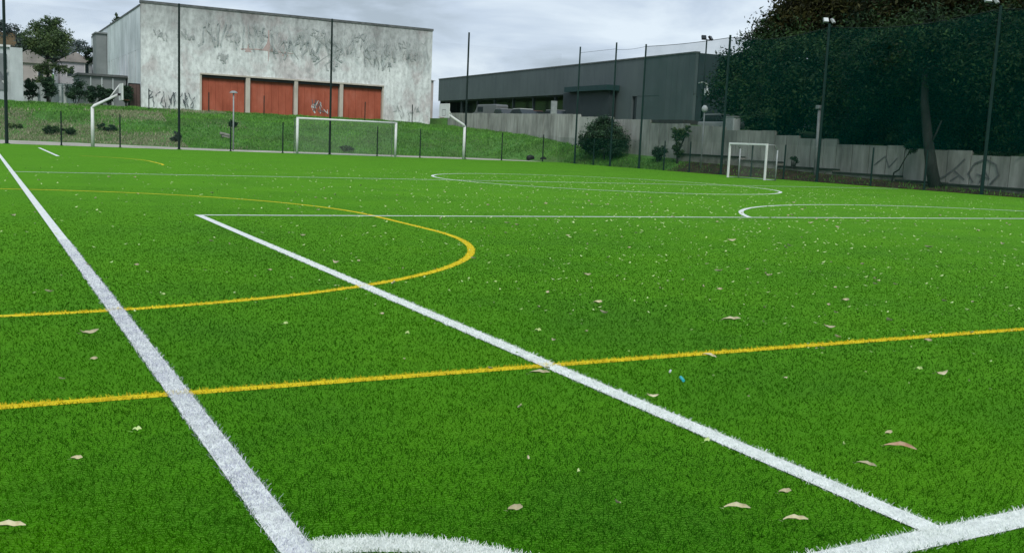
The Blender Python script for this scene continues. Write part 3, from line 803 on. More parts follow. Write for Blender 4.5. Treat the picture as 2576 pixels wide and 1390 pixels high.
def wall_stroke(pts, w):
    mb = MB(); P = [Vector(p) for p in pts]
    for i in range(len(P) - 1):
        dv = (P[i + 1] - P[i]).normalized(); nn = Vector((-dv.y, dv.x)) * w / 2; e_ = dv * w * .3
        xx = 43.915 - .0009 * i
        q = [P[i] - e_ - nn, P[i + 1] + e_ - nn, P[i + 1] + e_ + nn, P[i] - e_ + nn]
        mb.poly([(xx, a.x, a.y) for a in q])
    return mb
for pts, w in (([(36.0, .35), (35.2, .75), (34.6, 1.2), (34.2, 1.6)], .09), ([(33.6, .5), (33.9, .9), (33.6, 1.4), (33.0, 1.65), (32.4, 1.4), (32.2, .9), (32.6, .45)], .09),
               ([(33.2, .5), (33.0, 1.1), (32.7, .7), (33.4, .9)], .08), ([(34.9, .5), (34.4, .8), (34.7, 1.0), (34.1, .6)], .07), ([(39.9, 1.1), (39.2, 1.6), (38.9, 1.0), (38.4, 1.5)], .07)):
    wall_stroke(pts, w).build('graffiti', M['paintdim'], wall)

lw = thing('low_ledge_wall', 'low stained ledge with dark mossy top at the foot of the panel wall', 'ledge', (43.5, 45, 0))
for a, b, tp in [(30.0, 35.0, .36), (35.0, 37.9, .40), (37.9, 42.4, .60), (42.4, 47.0, .76), (47.0, 50.5, 1.0), (50.5, 56.8, 1.2)]:
    MB().box(43.36, 43.9, a, b - .01, -.1, tp - .09).build('ledge_face', M['ledge'], lw)
    MB().box(43.28, 43.9, a - .02, b - .03, tp - .09, tp).build('coping', M['ledgecap'], lw, bevel=.01)

# ------------------------------------------------------------------ the hall with four red doors
HY = 97.0; HX0, HX1 = 13.55, 41.85; HT = 12.3; HB = 2.2; HD = 139.0
hall = thing('sports_hall', 'large weathered pale hall with graffiti and four brick-red doors', 'building', ((HX0 + HX1) / 2, HY, 3))
bays = [(18.85, 22.85), (23.35, 27.5), (27.95, 32.05), (32.5, 36.55)]
DT = 6.4
MB().box(HX0, 18.7, HY, HY + .4, HB, DT).build('wall', M['hall'], hall)
MB().box(36.7, HX1, HY, HY + .4, HB, DT).build('wall', M['hall'], hall)
MB().box(HX0, HX1, HY, HY + .4, DT, HT).build('wall', M['hall'], hall)
MB().box(HX0 - .06, HX1 + .06, HY - .07, HY + .5, HT, HT + .22).build('coping', M['coping'], hall)
for i, (a, b) in enumerate(bays):
    dr = MB()
    k = 6; w = (b - a) / k
    MB().box(a, b, HY + .34, HY + .38, HB, DT).build('door', M['red'], hall)
    for j in range(k):
        MB().box(a + j * w + .015, a + (j + 1) * w - .015, HY + .30, HY + .338, HB, DT - .05).build('door_panel', M['red'], hall)
    if i < 3:
        MB().box(b + .05, bays[i + 1][0] - .05, HY - .06, HY + .4, HB, DT - .003).build('pillar', M['cream'], hall)
MB().box(18.7, 18.85, HY - .04, HY + .4, HB, DT - .002).build('pillar', M['cream'], hall)
MB().box(36.55, 36.7, HY - .04, HY + .4, HB, DT - .002).build('pillar', M['cream'], hall)
MB().box(18.7, 36.7, HY - .12, HY - .003, DT - .02, DT + .12).build('lintel', M['cream'], hall)
MB().box(18.86, 36.54, HY + .02, HY + .29, DT - .28, DT - .004).build('door_top_shade', M['dark'], hall)  # dark strip stands in for the shade along the recessed door tops
# side wall with tall slit windows
sl0, sl1, zlo, zhi = 99.5, 131.0, 5.2, 8.3
MB().box(HX0, HX0 + .4, HY + .41, HD, HB, zlo).build('side_wall', M['hallside'], hall)
MB().box(HX0, HX0 + .4, HY + .41, HD, zhi + .01, HT - .25).build('side_wall', M['hallside'], hall)
MB().box(HX0 - .05, HX0 + .45, HY + .51, HD, HT - .25, HT - .08).build('coping', M['coping'], hall)
nsl = 14; pitch_s = (sl1 - sl0) / nsl
yprev = HY + .41
for i in range(nsl):
    yc = sl0 + pitch_s * (i + .5)
    MB().box(HX0 + .001, HX0 + .4, yprev, yc - .15, zlo + .001, zhi).build('side_pier', M['hallside'], hall)
    MB().box(HX0 + .03, HX0 + .06, yc - .15, yc + .15, zlo + .001, zhi).build('slit_window', M['glass'], hall)
    yprev = yc + .15
MB().box(HX0 + .001, HX0 + .4, yprev, HD, zlo + .001, zhi).build('side_pier', M['hallside'], hall)
MB().box(HX1 - .4, HX1, HY + .41, HD, HB, HT - .02).build('side_wall', M['hallside'], hall)
MB().box(HX0 + .41, HX1 - .41, HY + .41, HD, HT - .9, HT - .6).build('roof', M['coping'], hall)
MB().box(HX0, HX1, HD, HD + .4, HB, HT - .02).build('rear_wall', M['hallside'], hall)
MB().box(12.4, 13.5, 122.5, 126, 3.0, 11.35).box(12.3, 13.52, 122.3, 126.2, 11.35, 11.5).build('stair_tower', M['annex'], hall)
# paint on the front wall
def stroke(pts, w, y, parent, mt, name='graffiti'):
    mb = MB(); P = [Vector(p) for p in pts]; Lp = []
    for i, p in enumerate(P):
        dv = (P[min(i + 1, len(P) - 1)] - P[max(i - 1, 0)]).normalized(); nn = Vector((-dv.y, dv.x)) * w * (0.6 + .4 * math.sin(1 + i * 1.3)) / 2
        Lp.append((p + nn, p - nn))
    for i in range(len(P) - 1):
        a, b = Lp[i], Lp[i + 1]
        yy = y - .0007 * i
        mb.poly([(a[1].x, yy, a[1].y), (b[1].x, yy, b[1].y), (b[0].x, yy, b[0].y), (a[0].x, yy, a[0].y)])
    return mb
def merge(mbs):
    r = MB()
    for q in mbs:
        n = len(r.v); r.v += q.v; r.f += [tuple(i + n for i in f) for f in q.f]
    return r
rs = random.Random(5)
def scrawl(x0, x1, z0, z1, n, w, yv):
    res = []
    for i in range(n):
        cx = x0 + (x1 - x0) * (i + .5) / n
        pts = []; k = rs.choice((3, 4, 5)); hw = (x1 - x0) / n * .75
        for j in range(k):
            pts.append((cx + rs.uniform(-hw, hw), z0 + (z1 - z0) * (rs.random() if j else rs.choice((0, 1)))))
        # smooth into a curve
        sm = []
        for j in range(len(pts) - 1):
            for q in range(4):
                tq = q / 4
                sm.append((pts[j][0] * (1 - tq) + pts[j + 1][0] * tq + .04 * math.sin(q * 2.1), pts[j][1] * (1 - tq) + pts[j + 1][1] * tq))
        sm.append(pts[-1]); res.append(stroke(sm, w * rs.uniform(.7, 1.3), yv - .0173 * i, None, None))
    return res
yv = HY - .012
merge(scrawl(14.2, 18.3, 3.2, 4.6, 13, .10, yv)).build('graffiti', M['paintblack'], hall)
merge(scrawl(37.6, 40.6, 3.1, 4.6, 6, .08, yv)).build('graffiti', M['paintgrey'], hall)
big = []
for (x, z) in [(26.2, 9.2), (27.6, 10.0), (29.0, 9.2), (31.6, 9.4), (33.6, 10.2), (35.4, 9.0), (37.2, 9.8)]:
    big += scrawl(x - .8, x + .8, z - .9, z + .9, 3, .2, yv - .0013 * x)
for x in (29.4, 30.4):      # chevrons
    big.append(stroke([(x, 10.8), (x + 1.0, 10.1), (x + 1.9, 9.3), (x + 1.0, 8.7), (x + .1, 8.0)], .26, yv - .006, None, None))
for x in (27.0, 34.5):
    big.append(stroke([(x + 1.0, 10.6), (x, 9.6), (x + .9, 8.4)], .22, yv - .007, None, None))
big += scrawl(18.5, 41, 9.0, 11.3, 44, .13, yv - .1)
merge(big).build('graffiti', M['paintgrey'], hall)
pk = []
for x, z, s in [(23.1, 9.0, .55), (25.0, 9.5, .95), (26.6, 8.9, .55)]:
    pk.append(MB().poly([(x - s * .6, yv - .001, z - s * .5), (x + s * .6, yv - .001, z - s * .5), (x + s * .15, yv - .001, z + s * .2), (x, yv - .001, z + s), (x - s * .15, yv - .001, z + s * .2)]))
pk.append(stroke([(22.4, 8.95), (24, 9.05), (27.4, 8.9)], .12, yv - .002, None, None))
pk.append(stroke([(25.0, 10.9), (25.05, 9.0), (25.0, 8.0)], .12, yv - .003, None, None))
merge(pk).build('graffiti', M['paintpink'], hall)
merge(scrawl(29.4, 31.0, 3.4, 4.6, 4, .13, HY + .292)).build('graffiti', M['paintwhite'], hall)
merge(scrawl(29.2, 30.6, 3.5, 4.7, 4, .09, HY + .288)).build('graffiti', M['paintblack'], hall)
for gx, gz, gw in [(20.3, 8.0, .9), (21.0, 10.0, 1.4), (16.5, 9.9, 1.6), (33, 11.0, 1.8), (38.6, 9.6, 1.6), (36.2, 8.4, 1.4), (23.6, 10.7, 1.5), (28.6, 11.0, 1.8), (14.6, 9.6, 1.2), (37.8, 10.6, 1.6), (30.6, 8.0, 1.2)]:
    merge(scrawl(gx, gx + gw, gz - .45, gz + .45, 4, .14, yv - .02)).build('graffiti', M['paintgrey'], hall)

# gate recess left of the hall, and the low grey annex with shrubs in front
an = thing('low_annex', 'low flat-roofed grey annex left of the hall behind the shrubs', 'building', (11.5, 106, 3))
MB().box(9.2, 13.4, 106.0, 112, 2.6, 6.0).build('wall', M['annex'], an)
MB().box(9.0, 13.5, 105.7, 112.2, 6.0, 6.2).build('roof', M['coping'], an)
MB().box(3.9, 9.18, 106.3, 106.6, 2.6, 5.1).build('wall', M['greywall'], an)
for x in (10.2, 11.2, 12.2):
    MB().box(x - .06, x + .06, 105.9, 105.99, 3.0, 5.9).build('pilaster', M['greywall'], an)
gt = thing('side_gate', 'tall brown gate in the shade against the left end of the hall', 'gate', (13.1, 97.5, 3))
for i in range(3):
    MB().box(12.60 + i * .3, 12.88 + i * .3, 97.3, 97.36, 2.7, 5.1).build('gate_board', M['brown'], gt)
MB().box(12.5, 13.52, 97.37, 97.45, 2.6, 5.2).build('gate_frame', M['dark'], gt)

lb = thing('left_building', 'pale grey block with painted mural at the left edge', 'building', (0.5, 96, 3))
MB().box(-6, 3.9, 95.4, 101, 2.3, 7.45).build('wall', M['greywall'], lb)
MB().box(-6.1, 3.0, 95.2, 101.1, 7.45, 7.62).build('roof_edge', M['white'], lb)
MB().box(2.95, 3.9, 95.1, 95.398, 2.3, 7.44).build('pillar', M['greywall'], lb)
MB().box(-5.9, 2.7, 95.30, 95.397, 3.9, 6.9).build('mural', M['annex'], lb)
merge(scrawl(-1, 2.6, 4.6, 6.6, 6, .34, 95.29)).build('mural_paint', M['leaf_shrub'] if False else M['paintblack'], lb)
merge(scrawl(-.5, 2.6, 4.4, 5.6, 5, .2, 95.28)).build('mural_paint', M['paintwhite'], lb)

def house(x0, x1, y0, y1, zb, zt, wm, rm, label, wins, ridge=1.4, name='house'):
    t = thing(name, label, 'house', ((x0 + x1) / 2, (y0 + y1) / 2, zb))
    MB().box(x0, x1, y0, y1, zb, zt).build('wall', wm, t)
    xm = (x0 + x1) / 2
    MB().prism([(x0 - .3, zt), (x1 + .3, zt), (xm, zt + ridge)], y0 - .3, y1 + .3).build('roof', rm, t)
    for (a, b, c, d_) in wins:
        w = MB().box(a - .06, b + .06, y0 - .05, y0 - .002, c - .06, d_ + .06).build('window', M['white'], t)
        MB().box(a, b, y0 - .07, y0 - .051, c, d_).build('pane', M['glass'], w)
    return t
house(9.4, 13.0, 133, 142, 4, 8.6, M['lilac'], M['roof'], 'lilac-grey house behind the big left tree with a narrow dark window', [(12.2, 12.6, 7.2, 8.5), (10.2, 10.9, 6.9, 7.9)], 1.2)
house(3.6, 8.2, 128, 136, 4, 7.9, M['pinkwall'], M['roof'], 'dusty pink house partly hidden by the left tree', [(4.6, 5.2, 6.2, 7.2), (6.8, 7.3, 6.2, 7.2)], 1.5)
house(66.5, 74, 146, 155, 3.5, 9.3, M['pinkwall'], M['roof'], 'small dusty pink house peeping between the hall and the warehouse', [(67.2, 67.8, 7.8, 8.6)], .9) if False else None
t = house(62.0, 66.0, 152, 158, 3.5, 10.6, M['pinkwall'], M['roof'], 'pinkish house just visible between hall and warehouse', [(62.6, 63.4, 8.6, 9.6)], .4)

# ------------------------------------------------------------------ warehouse
A0 = Vector((59.3, 76.0)); A1 = Vector((63.2, 143.5))
ang = math.atan2(-(A1.x - A0.x), A1.y - A0.y)
LEN = (A1 - A0).length
WM = Matrix.Translation((A0.x, A0.y, 0)) @ Matrix.Rotation(ang, 4, 'Z')
wh = thing('warehouse', 'long dark grey metal-clad warehouse right of the hall', 'building', (A0.x, A0.y, 3.5))
def wb(name, mt, *b, bevel=0):
    mb = MB()
    for q in b: mb.box(*q)
    return mb.xf(WM).build(name, mt, wh, bevel=bevel)
DEP = 24
FT = 10.36
# front is local x=0 plane facing -x ; y runs along it
wb('wall', M['clad'], (0, .3, 0, 5.9, 3, FT)); 
wb('wall', M['clad'], (0, .3, 5.9, 10.9, 6.62, FT))
wb('wall', M['clad'], (0, .3, 10.9, 14.2, 3, FT))
wb('door', M['glass'], (.2, .26, 10.0, 10.88, 3, 6.61)); wb('door', M['clad'], (.03, .08, 5.92, 10.0, 3, 6.61))
k = 44
cw = (LEN - 14.2) / k
for i in range(k):
    wb('cladding_panel', M['clad'], (-.02 + .004 * (i % 2), .3, 14.2 + i * cw + .012, 14.2 + (i + 1) * cw - .012, 7.15 if True else 0, FT))
for i in range(6):
    wb('cladding_panel', M['clad'], (-.03, -.004, .02 + i * .95, .02 + i * .95 + .92, 3.2, FT))
wb('roof_edge', M['coping'], (-.1, .4, -.06, LEN, FT, FT + .13))
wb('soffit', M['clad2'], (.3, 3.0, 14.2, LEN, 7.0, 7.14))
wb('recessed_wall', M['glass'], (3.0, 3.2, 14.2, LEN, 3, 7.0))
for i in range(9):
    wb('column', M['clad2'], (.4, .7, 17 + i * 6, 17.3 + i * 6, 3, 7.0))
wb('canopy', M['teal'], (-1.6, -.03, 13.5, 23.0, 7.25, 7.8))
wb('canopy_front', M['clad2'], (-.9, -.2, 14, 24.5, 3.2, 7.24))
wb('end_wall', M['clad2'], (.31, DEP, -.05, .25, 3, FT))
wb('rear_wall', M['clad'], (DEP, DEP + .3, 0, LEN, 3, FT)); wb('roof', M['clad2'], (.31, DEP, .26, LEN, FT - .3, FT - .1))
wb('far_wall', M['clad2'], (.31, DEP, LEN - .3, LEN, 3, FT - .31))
wb('gable_window', M['glass'], (2, 4, -.12, -.06, 6, 7.4)); 
t = thing('wall_lamp', 'white curved lamp bracket on the warehouse end wall by the trees', 'lamp', (59.9, 75.6, 6.8))
round_bar([(59.7, 75.9, 7.6), (59.7, 75.2, 7.7), (60.1, 75.1, 7.5), (60.1, 75.1, 7.1)], .07, 'arm', M['white'], t, 6)
MB().box(59.85, 60.35, 74.9, 75.3, 6.5, 7.1).build('lamp_head', M['lampglass'], t, bevel=.05)
t = thing('hanging_lamp', 'small white hanging lamp under the warehouse overhang', 'lamp', (60.2, 97, 6.6))
MB().tube([(60.2, 97, 7.1), (60.2, 97, 6.7), (60.2, 97, 6.25)], [.03, .10, .32], 8).build('lamp_shade', M['white'], t)
round_bar([(60.2, 97, 7.1), (60.2, 97, 7.6)], .025, 'hanger', M['palemetal'], t, 5)

# parked cars between the panel wall and the warehouse
def car(x, y, z, rz, color, label, van=False):
    t = thing('parked_van' if van else 'parked_car', label, 'van' if van else 'car', (x, y, z), 'vehicles parked before the warehouse')
    Mx = Matrix.Translation((x, y, z)) @ Matrix.Rotation(rz, 4, 'Z')
    pm = carpaint('car_paint', color)
    W_ = .86
    if van:
        body = [(-2.5, .35), (2.5, .35), (2.5, .95), (1.95, 1.15), (1.35, 2.05), (-2.4, 2.1), (-2.5, 1.9)]
        cabin = None
    else:
        body = [(-2.1, .32), (2.1, .32), (2.12, .72), (1.2, .92), (-1.9, .95), (-2.12, .8)]
        cabin = [(-1.75, .94), (1.15, .91), (.45, 1.42), (-1.15, 1.45)]
    MB().prism(body, -W_, W_).xf(Mx).build('body', pm, t, bevel=.06)
    if cabin:
        MB().prism(cabin, -W_ + .08, W_ - .08).xf(Mx).build('windows', M['glass'], t, bevel=.04)
        MB().prism([(-1.2, 1.44), (.5, 1.41), (.4, 1.49), (-1.1, 1.51)], -W_ + .1, W_ - .1).xf(Mx).build('roof', pm, t, bevel=.02)
    else:
        MB().prism([(1.40, 1.98), (1.93, 1.2), (1.96, 1.2), (1.43, 2.0)], -W_ + .1, W_ - .1).xf(Mx).build('windscreen', M['glass'], t)
        MB().box(.2, 1.3, -W_ - .01, -W_ + .01, 1.2, 1.8).xf(Mx).build('side_window', M['glass'], t)
        MB().box(.2, 1.3, W_ - .01, W_ + .01, 1.2, 1.8).xf(Mx).build('side_window', M['glass'], t)
    for sx_ in (-1.35, 1.35):
        for sy_ in (-1, 1):
            mb = MB().tube([(sx_, sy_ * (W_ - .18), .32), (sx_, sy_ * (W_ + .02), .32)], .32, 14).xf(Mx)
            wl = mb.build('wheel', M['black'], t)
            MB().tube([(sx_, sy_ * (W_ + .02), .32), (sx_, sy_ * (W_ + .03), .32)], .19, 10).xf(Mx).build('rim', M['palemetal'], wl)
    for sy_ in (-.6, .6):
        MB().box(2.08, 2.14, sy_ - .16, sy_ + .16, .6, .74).xf(Mx).build('headlight', M['lampglass'], t)
car(54.5, 108.5, 3.62, R(100), (0.15, 0.16, 0.165), 'silver car parked under the overhang, leftmost', True)
car(53.2, 102.0, 3.62, R(265), (0.17, 0.18, 0.18), 'pale grey car in front of the reddish one')
car(57.2, 103.0, 3.62, R(95), (0.12, 0.05, 0.045), 'dull red car parked under the overhang')
car(56.5, 96.8, 3.62, R(92), (0.16, 0.17, 0.17), 'greyish car parked right of the red one')
car(49.0, 90.5, 3.30, R(90), (0.40, 0.42, 0.40), 'pale car with only its roof showing above the panel wall')
car(48.3, 59.0, 2.62, R(94), (0.28, 0.30, 0.30), 'pale car with its roof above the wall by the warehouse corner')
t = thing('notice_board', 'tall pale signboard standing under the warehouse overhang', 'sign', (54, 92.5, 3.6))
MB().box(53.6, 54.3, 92.4, 92.5, 4.4, 5.9).build('board', M['palemetal'], t); MB().box(53.9, 54.0, 92.5, 92.6, 3.6, 4.6).build('leg', M['palemetal'], t)
t = thing('utility_cabinet', 'pale grey cabinet standing behind the wall under the tree', 'cabinet', (46.0, 54.5, 2.6))
MB().box(45.7, 46.3, 54.0, 55.0, 2.6, 3.8).build('body', M['greywall'], t, bevel=.03)
MB().box(45.66, 46.34, 53.94, 55.06, 3.8, 3.87).build('lid', M['palemetal'], t)
MB().box(45.68, 45.698, 54.1, 54.9, 2.75, 3.7).build('door', M['palemetal'], t)

# slim dark posts on top of the bank
for x, pl in ((13.4, 'at the left corner of the hall'), (18.4, 'just left of the first red door'), (23.25, 'before the pillar between the first two red doors'), (32.8, 'before the rightmost red door'), (37.6, 'right of all four red doors')):
    t = MB().tube([(x, 91.5, 2.5), (x, 91.5, 4.6)], .045, 6).build('boundary_post', M['post'])
    tag(t, 'slim dark boundary post ' + pl, 'post', 'slim posts along the top of the bank')
# two dark bags on the path
for x, y, s, lab in ((40.2, 72.3, .30, 'black sports bag on the path, left one of two'), (40.85, 71.3, .24, 'smaller black sports bag on the path, right one of two')):
    t = thing('sports_bag', lab, 'bag', (x, y, 0), 'bags on the path')
    MB().tube([(x - s, y, s * .75), (x - s * .8, y, s * .75), (x + s * .8, y, s * .75), (x + s, y, s * .75)], [s * .5, s * .72, s * .72, s * .5], 10).build('bag_body', M['black'], t, smooth=True)
    round_bar([(x - s * .5, y, s * 1.3), (x, y, s * 1.8), (x + s * .5, y, s * 1.3)], .02, 'handle', M['black'], t, 5)

# ------------------------------------------------------------------ vegetation
def foliage(parent, name, lobes, n, size, material, flat=0.0, droop=0.0, clump=None):
    """lobes: (cx, cy, cz, rx, ry, rz, weight). Leaves gather in clumps spread through each lobe"""
    w = np.array([l[6] for l in lobes], float); w /= w.sum()
    allV, allS = [], []
    for l, wi in zip(lobes, w):
        k = int(n * wi)
        nc = max(6, int(k / (clump or 60)))
        dirs = rng.normal(size=(nc, 3)); dirs /= np.linalg.norm(dirs, axis=1)[:, None]
        rad = rng.random(nc) ** 0.42
        c = np.array(l[:3]) + dirs * rad[:, None] * np.array(l[3:6])
        cs = 0.16 * (l[3] * l[4] * l[5]) ** (1 / 3) * (0.6 + 0.9 * rng.random(nc))
        tone = rng.random(nc)
        idx = rng.integers(0, nc, k)
        p = c[idx] + rng.normal(size=(k, 3)) * cs[idx][:, None] * np.array([1, 1, .7])
        nr = rng.normal(size=(k, 3)) + dirs[idx] * 0.5 + np.array([0, 0, .5]); nr /= np.linalg.norm(nr, axis=1)[:, None]
        a = np.cross(nr, rng.normal(size=(k, 3))); a /= np.linalg.norm(a, axis=1)[:, None]
        b = np.cross(nr, a)
        s = size * (0.55 + 0.9 * rng.random(k))[:, None]
        V = np.stack([p - a * s, p - b * s * .42 + nr * s * .1, p + a * s, p + b * s * .42 + nr * s * .1], 1)
        allV.append(V); allS.append(np.clip(0.85 * tone[idx] ** 1.6 + 0.25 * rng.random(k), 0, 1))
    return quads(name, np.concatenate(allV), material, parent, np.concatenate(allS))
def trunk(parent, pts, rad, branches, name='trunk'):
    mb = MB().tube(pts, rad, 10)
    for b, br in branches: mb.tube(b, br, 6)
    return mb.build(name, M['bark'], parent, smooth=True)
def limbs(base, tips, r, seed=0):
    rr = random.Random(seed); res = []
    for tp in tips:
        a = Vector(base); b = Vector(tp); mid = (a + b) / 2 + Vector((rr.uniform(-.3, .3), rr.uniform(-.3, .3), rr.uniform(.1, .5)))
        res.append(([a, mid, b], [r, r * .6, r * .25]))
    return res
def tree(x, y, z, label, lobes, n, size, material, tr=.25, lean=(0, 0), group=None, h=3.5, name='tree', pts=None, clump=None):
    t = thing(name, label, 'tree', (x, y, z), group)
    top = (x + lean[0], y + lean[1], z + h)
    P = pts or [(x, y, z - .2), (x + lean[0] * .3, y + lean[1] * .3, z + h * .45), top]
    rad = [tr * 1.25, tr, tr * .8] if len(P) == 3 else [tr * (1.25 - .6 * i / (len(P) - 1)) for i in range(len(P))]
    trunk(t, P, rad, limbs(P[-1], [(l[0], l[1], l[2]) for l in lobes[:7]], tr * .5, int(abs(x * 10))))
    foliage(t, 'crown', lobes, n, size, material, clump=clump)
    return t
GR = 'dark trees behind the right fence'
# lower dark green skirts and brownish upper crowns: several trees merging into one mass
tree(51.5, 58.0, 3.0, 'leftmost dark tree of the right group, spreading over the warehouse corner',
     [(51.0, 59.0, 8.2, 2.3, 2.6, 1.8, 3), (49.8, 58.8, 6.0, 2.0, 2.4, 1.9, 3), (51, 55.0, 8.8, 3.0, 3.2, 2.5, 4), (49, 54.5, 5.4, 2.6, 3.0, 2.2, 3), (51.5, 61.2, 7.4, 1.0, 1.1, 1.4, 1)], 30000, .125, M['leaf_dark'], .3, group=GR)
tree(53.0, 53.0, 3.0, 'tall brown-green tree crowning the left of the right group',
     [(52.0, 54.6, 10.6, 2.2, 2.4, 1.8, 3), (53.5, 52.0, 13.0, 3.6, 3.8, 3.0, 4), (52.2, 50.5, 10.4, 3.4, 3.4, 2.4, 4), (51.9, 57.2, 9.9, 1.6, 1.6, 1.5, 1.5), (53.5, 56.3, 12.6, 2.0, 2.0, 1.8, 1.5)], 60000, .135, M['leaf_brown'], .35, group=GR)
tree(49.0, 47.5, 2.4, 'broad dark green tree behind the pale lamp post',
     [(48.5, 49.5, 6.6, 3.2, 3.4, 2.8, 4), (48.0, 46.0, 5.8, 3.0, 3.4, 2.9, 4), (49.5, 44.5, 8.2, 3.2, 3.4, 2.6, 4), (47.2, 50.8, 4.2, 2.0, 2.6, 1.4, 2), (46.6, 44.5, 3.7, 1.8, 2.6, 1.4, 2), (44.5, 42.5, 3.1, .5, 1.7, .75, .5), (44.4, 38.8, 2.7, .4, 1.5, .7, .5), (44.5, 50.0, 3.5, .4, 1.6, .6, .3)], 80000, .12, M['leaf_dark'], .3, group=GR)
tree(51.5, 44.0, 2.2, 'highest brown-black crown in the middle of the right group',
     [(52.0, 46.0, 11.6, 4.0, 4.2, 3.0, 4), (51.0, 40.5, 11.2, 4.0, 4.2, 3.2, 4), (50.2, 43.0, 9.4, 3.2, 3.2, 2.0, 3), (56, 46, 13, 4, 4, 3, 3)], 60000, .14, M['leaf_brown'], .35, group=GR)
t = tree(42.95, 35.1, 0.25, 'dark tree with a thick leaning bare trunk in front of the panel wall',
     [(44.6, 37.5, 7.0, 2.8, 3.0, 2.3, 4), (45.2, 34.0, 6.8, 3.0, 3.2, 2.6, 4), (46.5, 38.5, 4.7, 2.2, 3.2, 2.2, 3), (46.2, 35.0, 4.2, 2.4, 3.4, 2.2, 3), (44.6, 40.6, 6.1, 2.2, 2.4, 2.4, 3)], 80000, .10, M['leaf_dark'], .26,
     group=GR, pts=[(42.95, 35.0, .1), (42.95, 35.35, 1.2), (43.0, 35.85, 2.9), (43.1, 36.25, 4.3), (43.2, 36.5, 6.0)])
MB().tube([(42.96, 35.6, 2.1), (43.1, 35.35, 2.9), (43.2, 35.2, 3.5)], [.08, .05, .03], 6).build('branch', M['bark'], t, smooth=True)
tree(47.5, 31.0, 1.4, 'dark tree at the right edge behind the last fence post',
     [(47.0, 33.0, 5.0, 2.6, 3.4, 2.9, 4), (46.5, 29.5, 5.2, 3.0, 3.6, 3.2, 4), (48.0, 31.0, 8.2, 3.2, 4.0, 2.4, 4), (46.0, 31.5, 2.9, 1.6, 3.0, 1.4, 2)], 60000, .11, M['leaf_dark'], .28, group=GR)
tree(50.5, 33.0, 1.6, 'tall brown-black crown at the top right edge',
     [(50.5, 35.5, 10.6, 3.6, 4.2, 3.0, 4), (50.0, 30.0, 10.6, 3.6, 4.2, 3.2, 4), (48.2, 33.0, 9.6, 2.6, 3.4, 1.6, 3)], 50000, .13, M['leaf_brown'], .32, group=GR)
tree(50.0, 24.5, 1.4, 'dark tree standing past the right edge of the picture',
     [(48, 25, 6, 3.4, 3.6, 3.6, 4), (49, 26, 10, 3.4, 3.6, 3, 3)], 14000, .2, M['leaf_dark'], .3, group=GR)
for i, (x, y, lab) in enumerate([(59, 50, 'dense dark tree in the second row behind the broad lamp-post tree'), (56.5, 42, 'dense dark tree in the second row behind the leaning trunk'), (54.5, 33, 'dense dark tree in the second row at the right edge')]):
    tree(x, y, 3.0, lab, [(x, y, 7, 4.6, 5.4, 4.2, 4), (x - 1, y + 2, 4.5, 4, 5, 2.4, 3), (x, y, 11.5, 4.4, 5.0, 3, 3)], 16000, .30, M['leaf_dark'], .3, group=GR)

def bush(x, y, z, rx, ry, rz, n, size, mt, label, cat='shrub', group=None, name='shrub', stems=4, clump=50):
    t = thing(name, label, cat, (x, y, z), group)
    mb = MB()
    for i in range(stems):
        a = i * 6.283 / stems + .4
        mb.tube([(x + .1 * math.cos(a), y + .1 * math.sin(a), z - .1), (x + rx * .45 * math.cos(a), y + ry * .45 * math.sin(a), z + rz * 1.0)], [.05, .02], 5)
    mb.build('stems', M['bark'], t)
    foliage(t, 'foliage', [(x, y, z + rz * 1.08, rx * .82, ry * .82, rz * .82, 1)], n, size, mt, clump=clump)
    return t
# rounded bush in front of the wall (several lobes)
t = thing('round_bush', 'big rounded dark bush in front of the panel wall near the fence corner', 'bush', (42.7, 65.2, .3))
MB().tube([(42.7, 65.2, .0), (42.7, 65.2, 1.2)], [.09, .06], 6).tube([(42.7, 64.4, .0), (42.8, 64.0, 1.2)], [.06, .04], 6).tube([(42.7, 66.2, .0), (42.6, 66.6, 1.2)], [.06, .04], 6).build('stems', M['bark'], t)
foliage(t, 'foliage', [(42.7, 65.4, 2.2, .85, 2.4, 1.15, 4), (42.7, 64.0, 1.7, .75, 1.5, .9, 2), (42.7, 67.0, 1.75, .75, 1.5, .9, 2), (42.8, 65.5, 3.05, .6, 1.3, .6, 1.5)], 26000, .085, M['leaf_shrub'], clump=70)
t = thing('forked_shrub', 'narrow green shrub leaning in front of the wall right of the round bush', 'shrub', (43.0, 56.3, .5))
MB().tube([(43.0, 56.4, .3), (43.0, 56.5, 1.4), (43.0, 56.9, 2.6)], [.09, .08, .04], 6).tube([(43.0, 56.45, 1.2), (43.0, 55.9, 2.1), (43.0, 55.6, 2.9)], [.08, .06, .03], 6).build('stems', M['bark'], t)
foliage(t, 'foliage', [(43.0, 56.3, 2.4, .35, .75, .5, 3), (43.0, 56.5, 1.5, .3, .45, .6, 2), (43.0, 57.0, 2.8, .2, .3, .25, .8), (43, 55.5, 2.8, .2, .3, .25, .8)], 3600, .06, M['leaf_mid'], clump=40)
bush(43.0, 58.6, .6, .4, .9, .6, 1800, .06, M['leaf_shrub'], 'low dull green shrub at the wall foot left of the forked shrub')
bush(43.2, 40.0 + 5.4, .75, .25, .35, .35, 500, .05, M['leaf_shrub'], 'small weed growing on the ledge beside the pale lamp post', 'plant')
# branch against the right part of the wall
t = thing('bare_sapling', 'thin crooked sapling in front of the wall left of the leaning trunk', 'sapling', (43.1, 37.6, .3))
MB().tube([(43.1, 37.9, .2), (43.1, 37.8, .75), (43.1, 37.5, .9), (43.1, 37.1, 1.6), (43.1, 36.8, 2.1)], [.05, .045, .04, .03, .02], 6).build('stem', M['bark'], t)
foliage(t, 'foliage', [(43.2, 36.7, 2.15, .3, .6, .35, 1)], 700, .06, M['leaf_dark'])

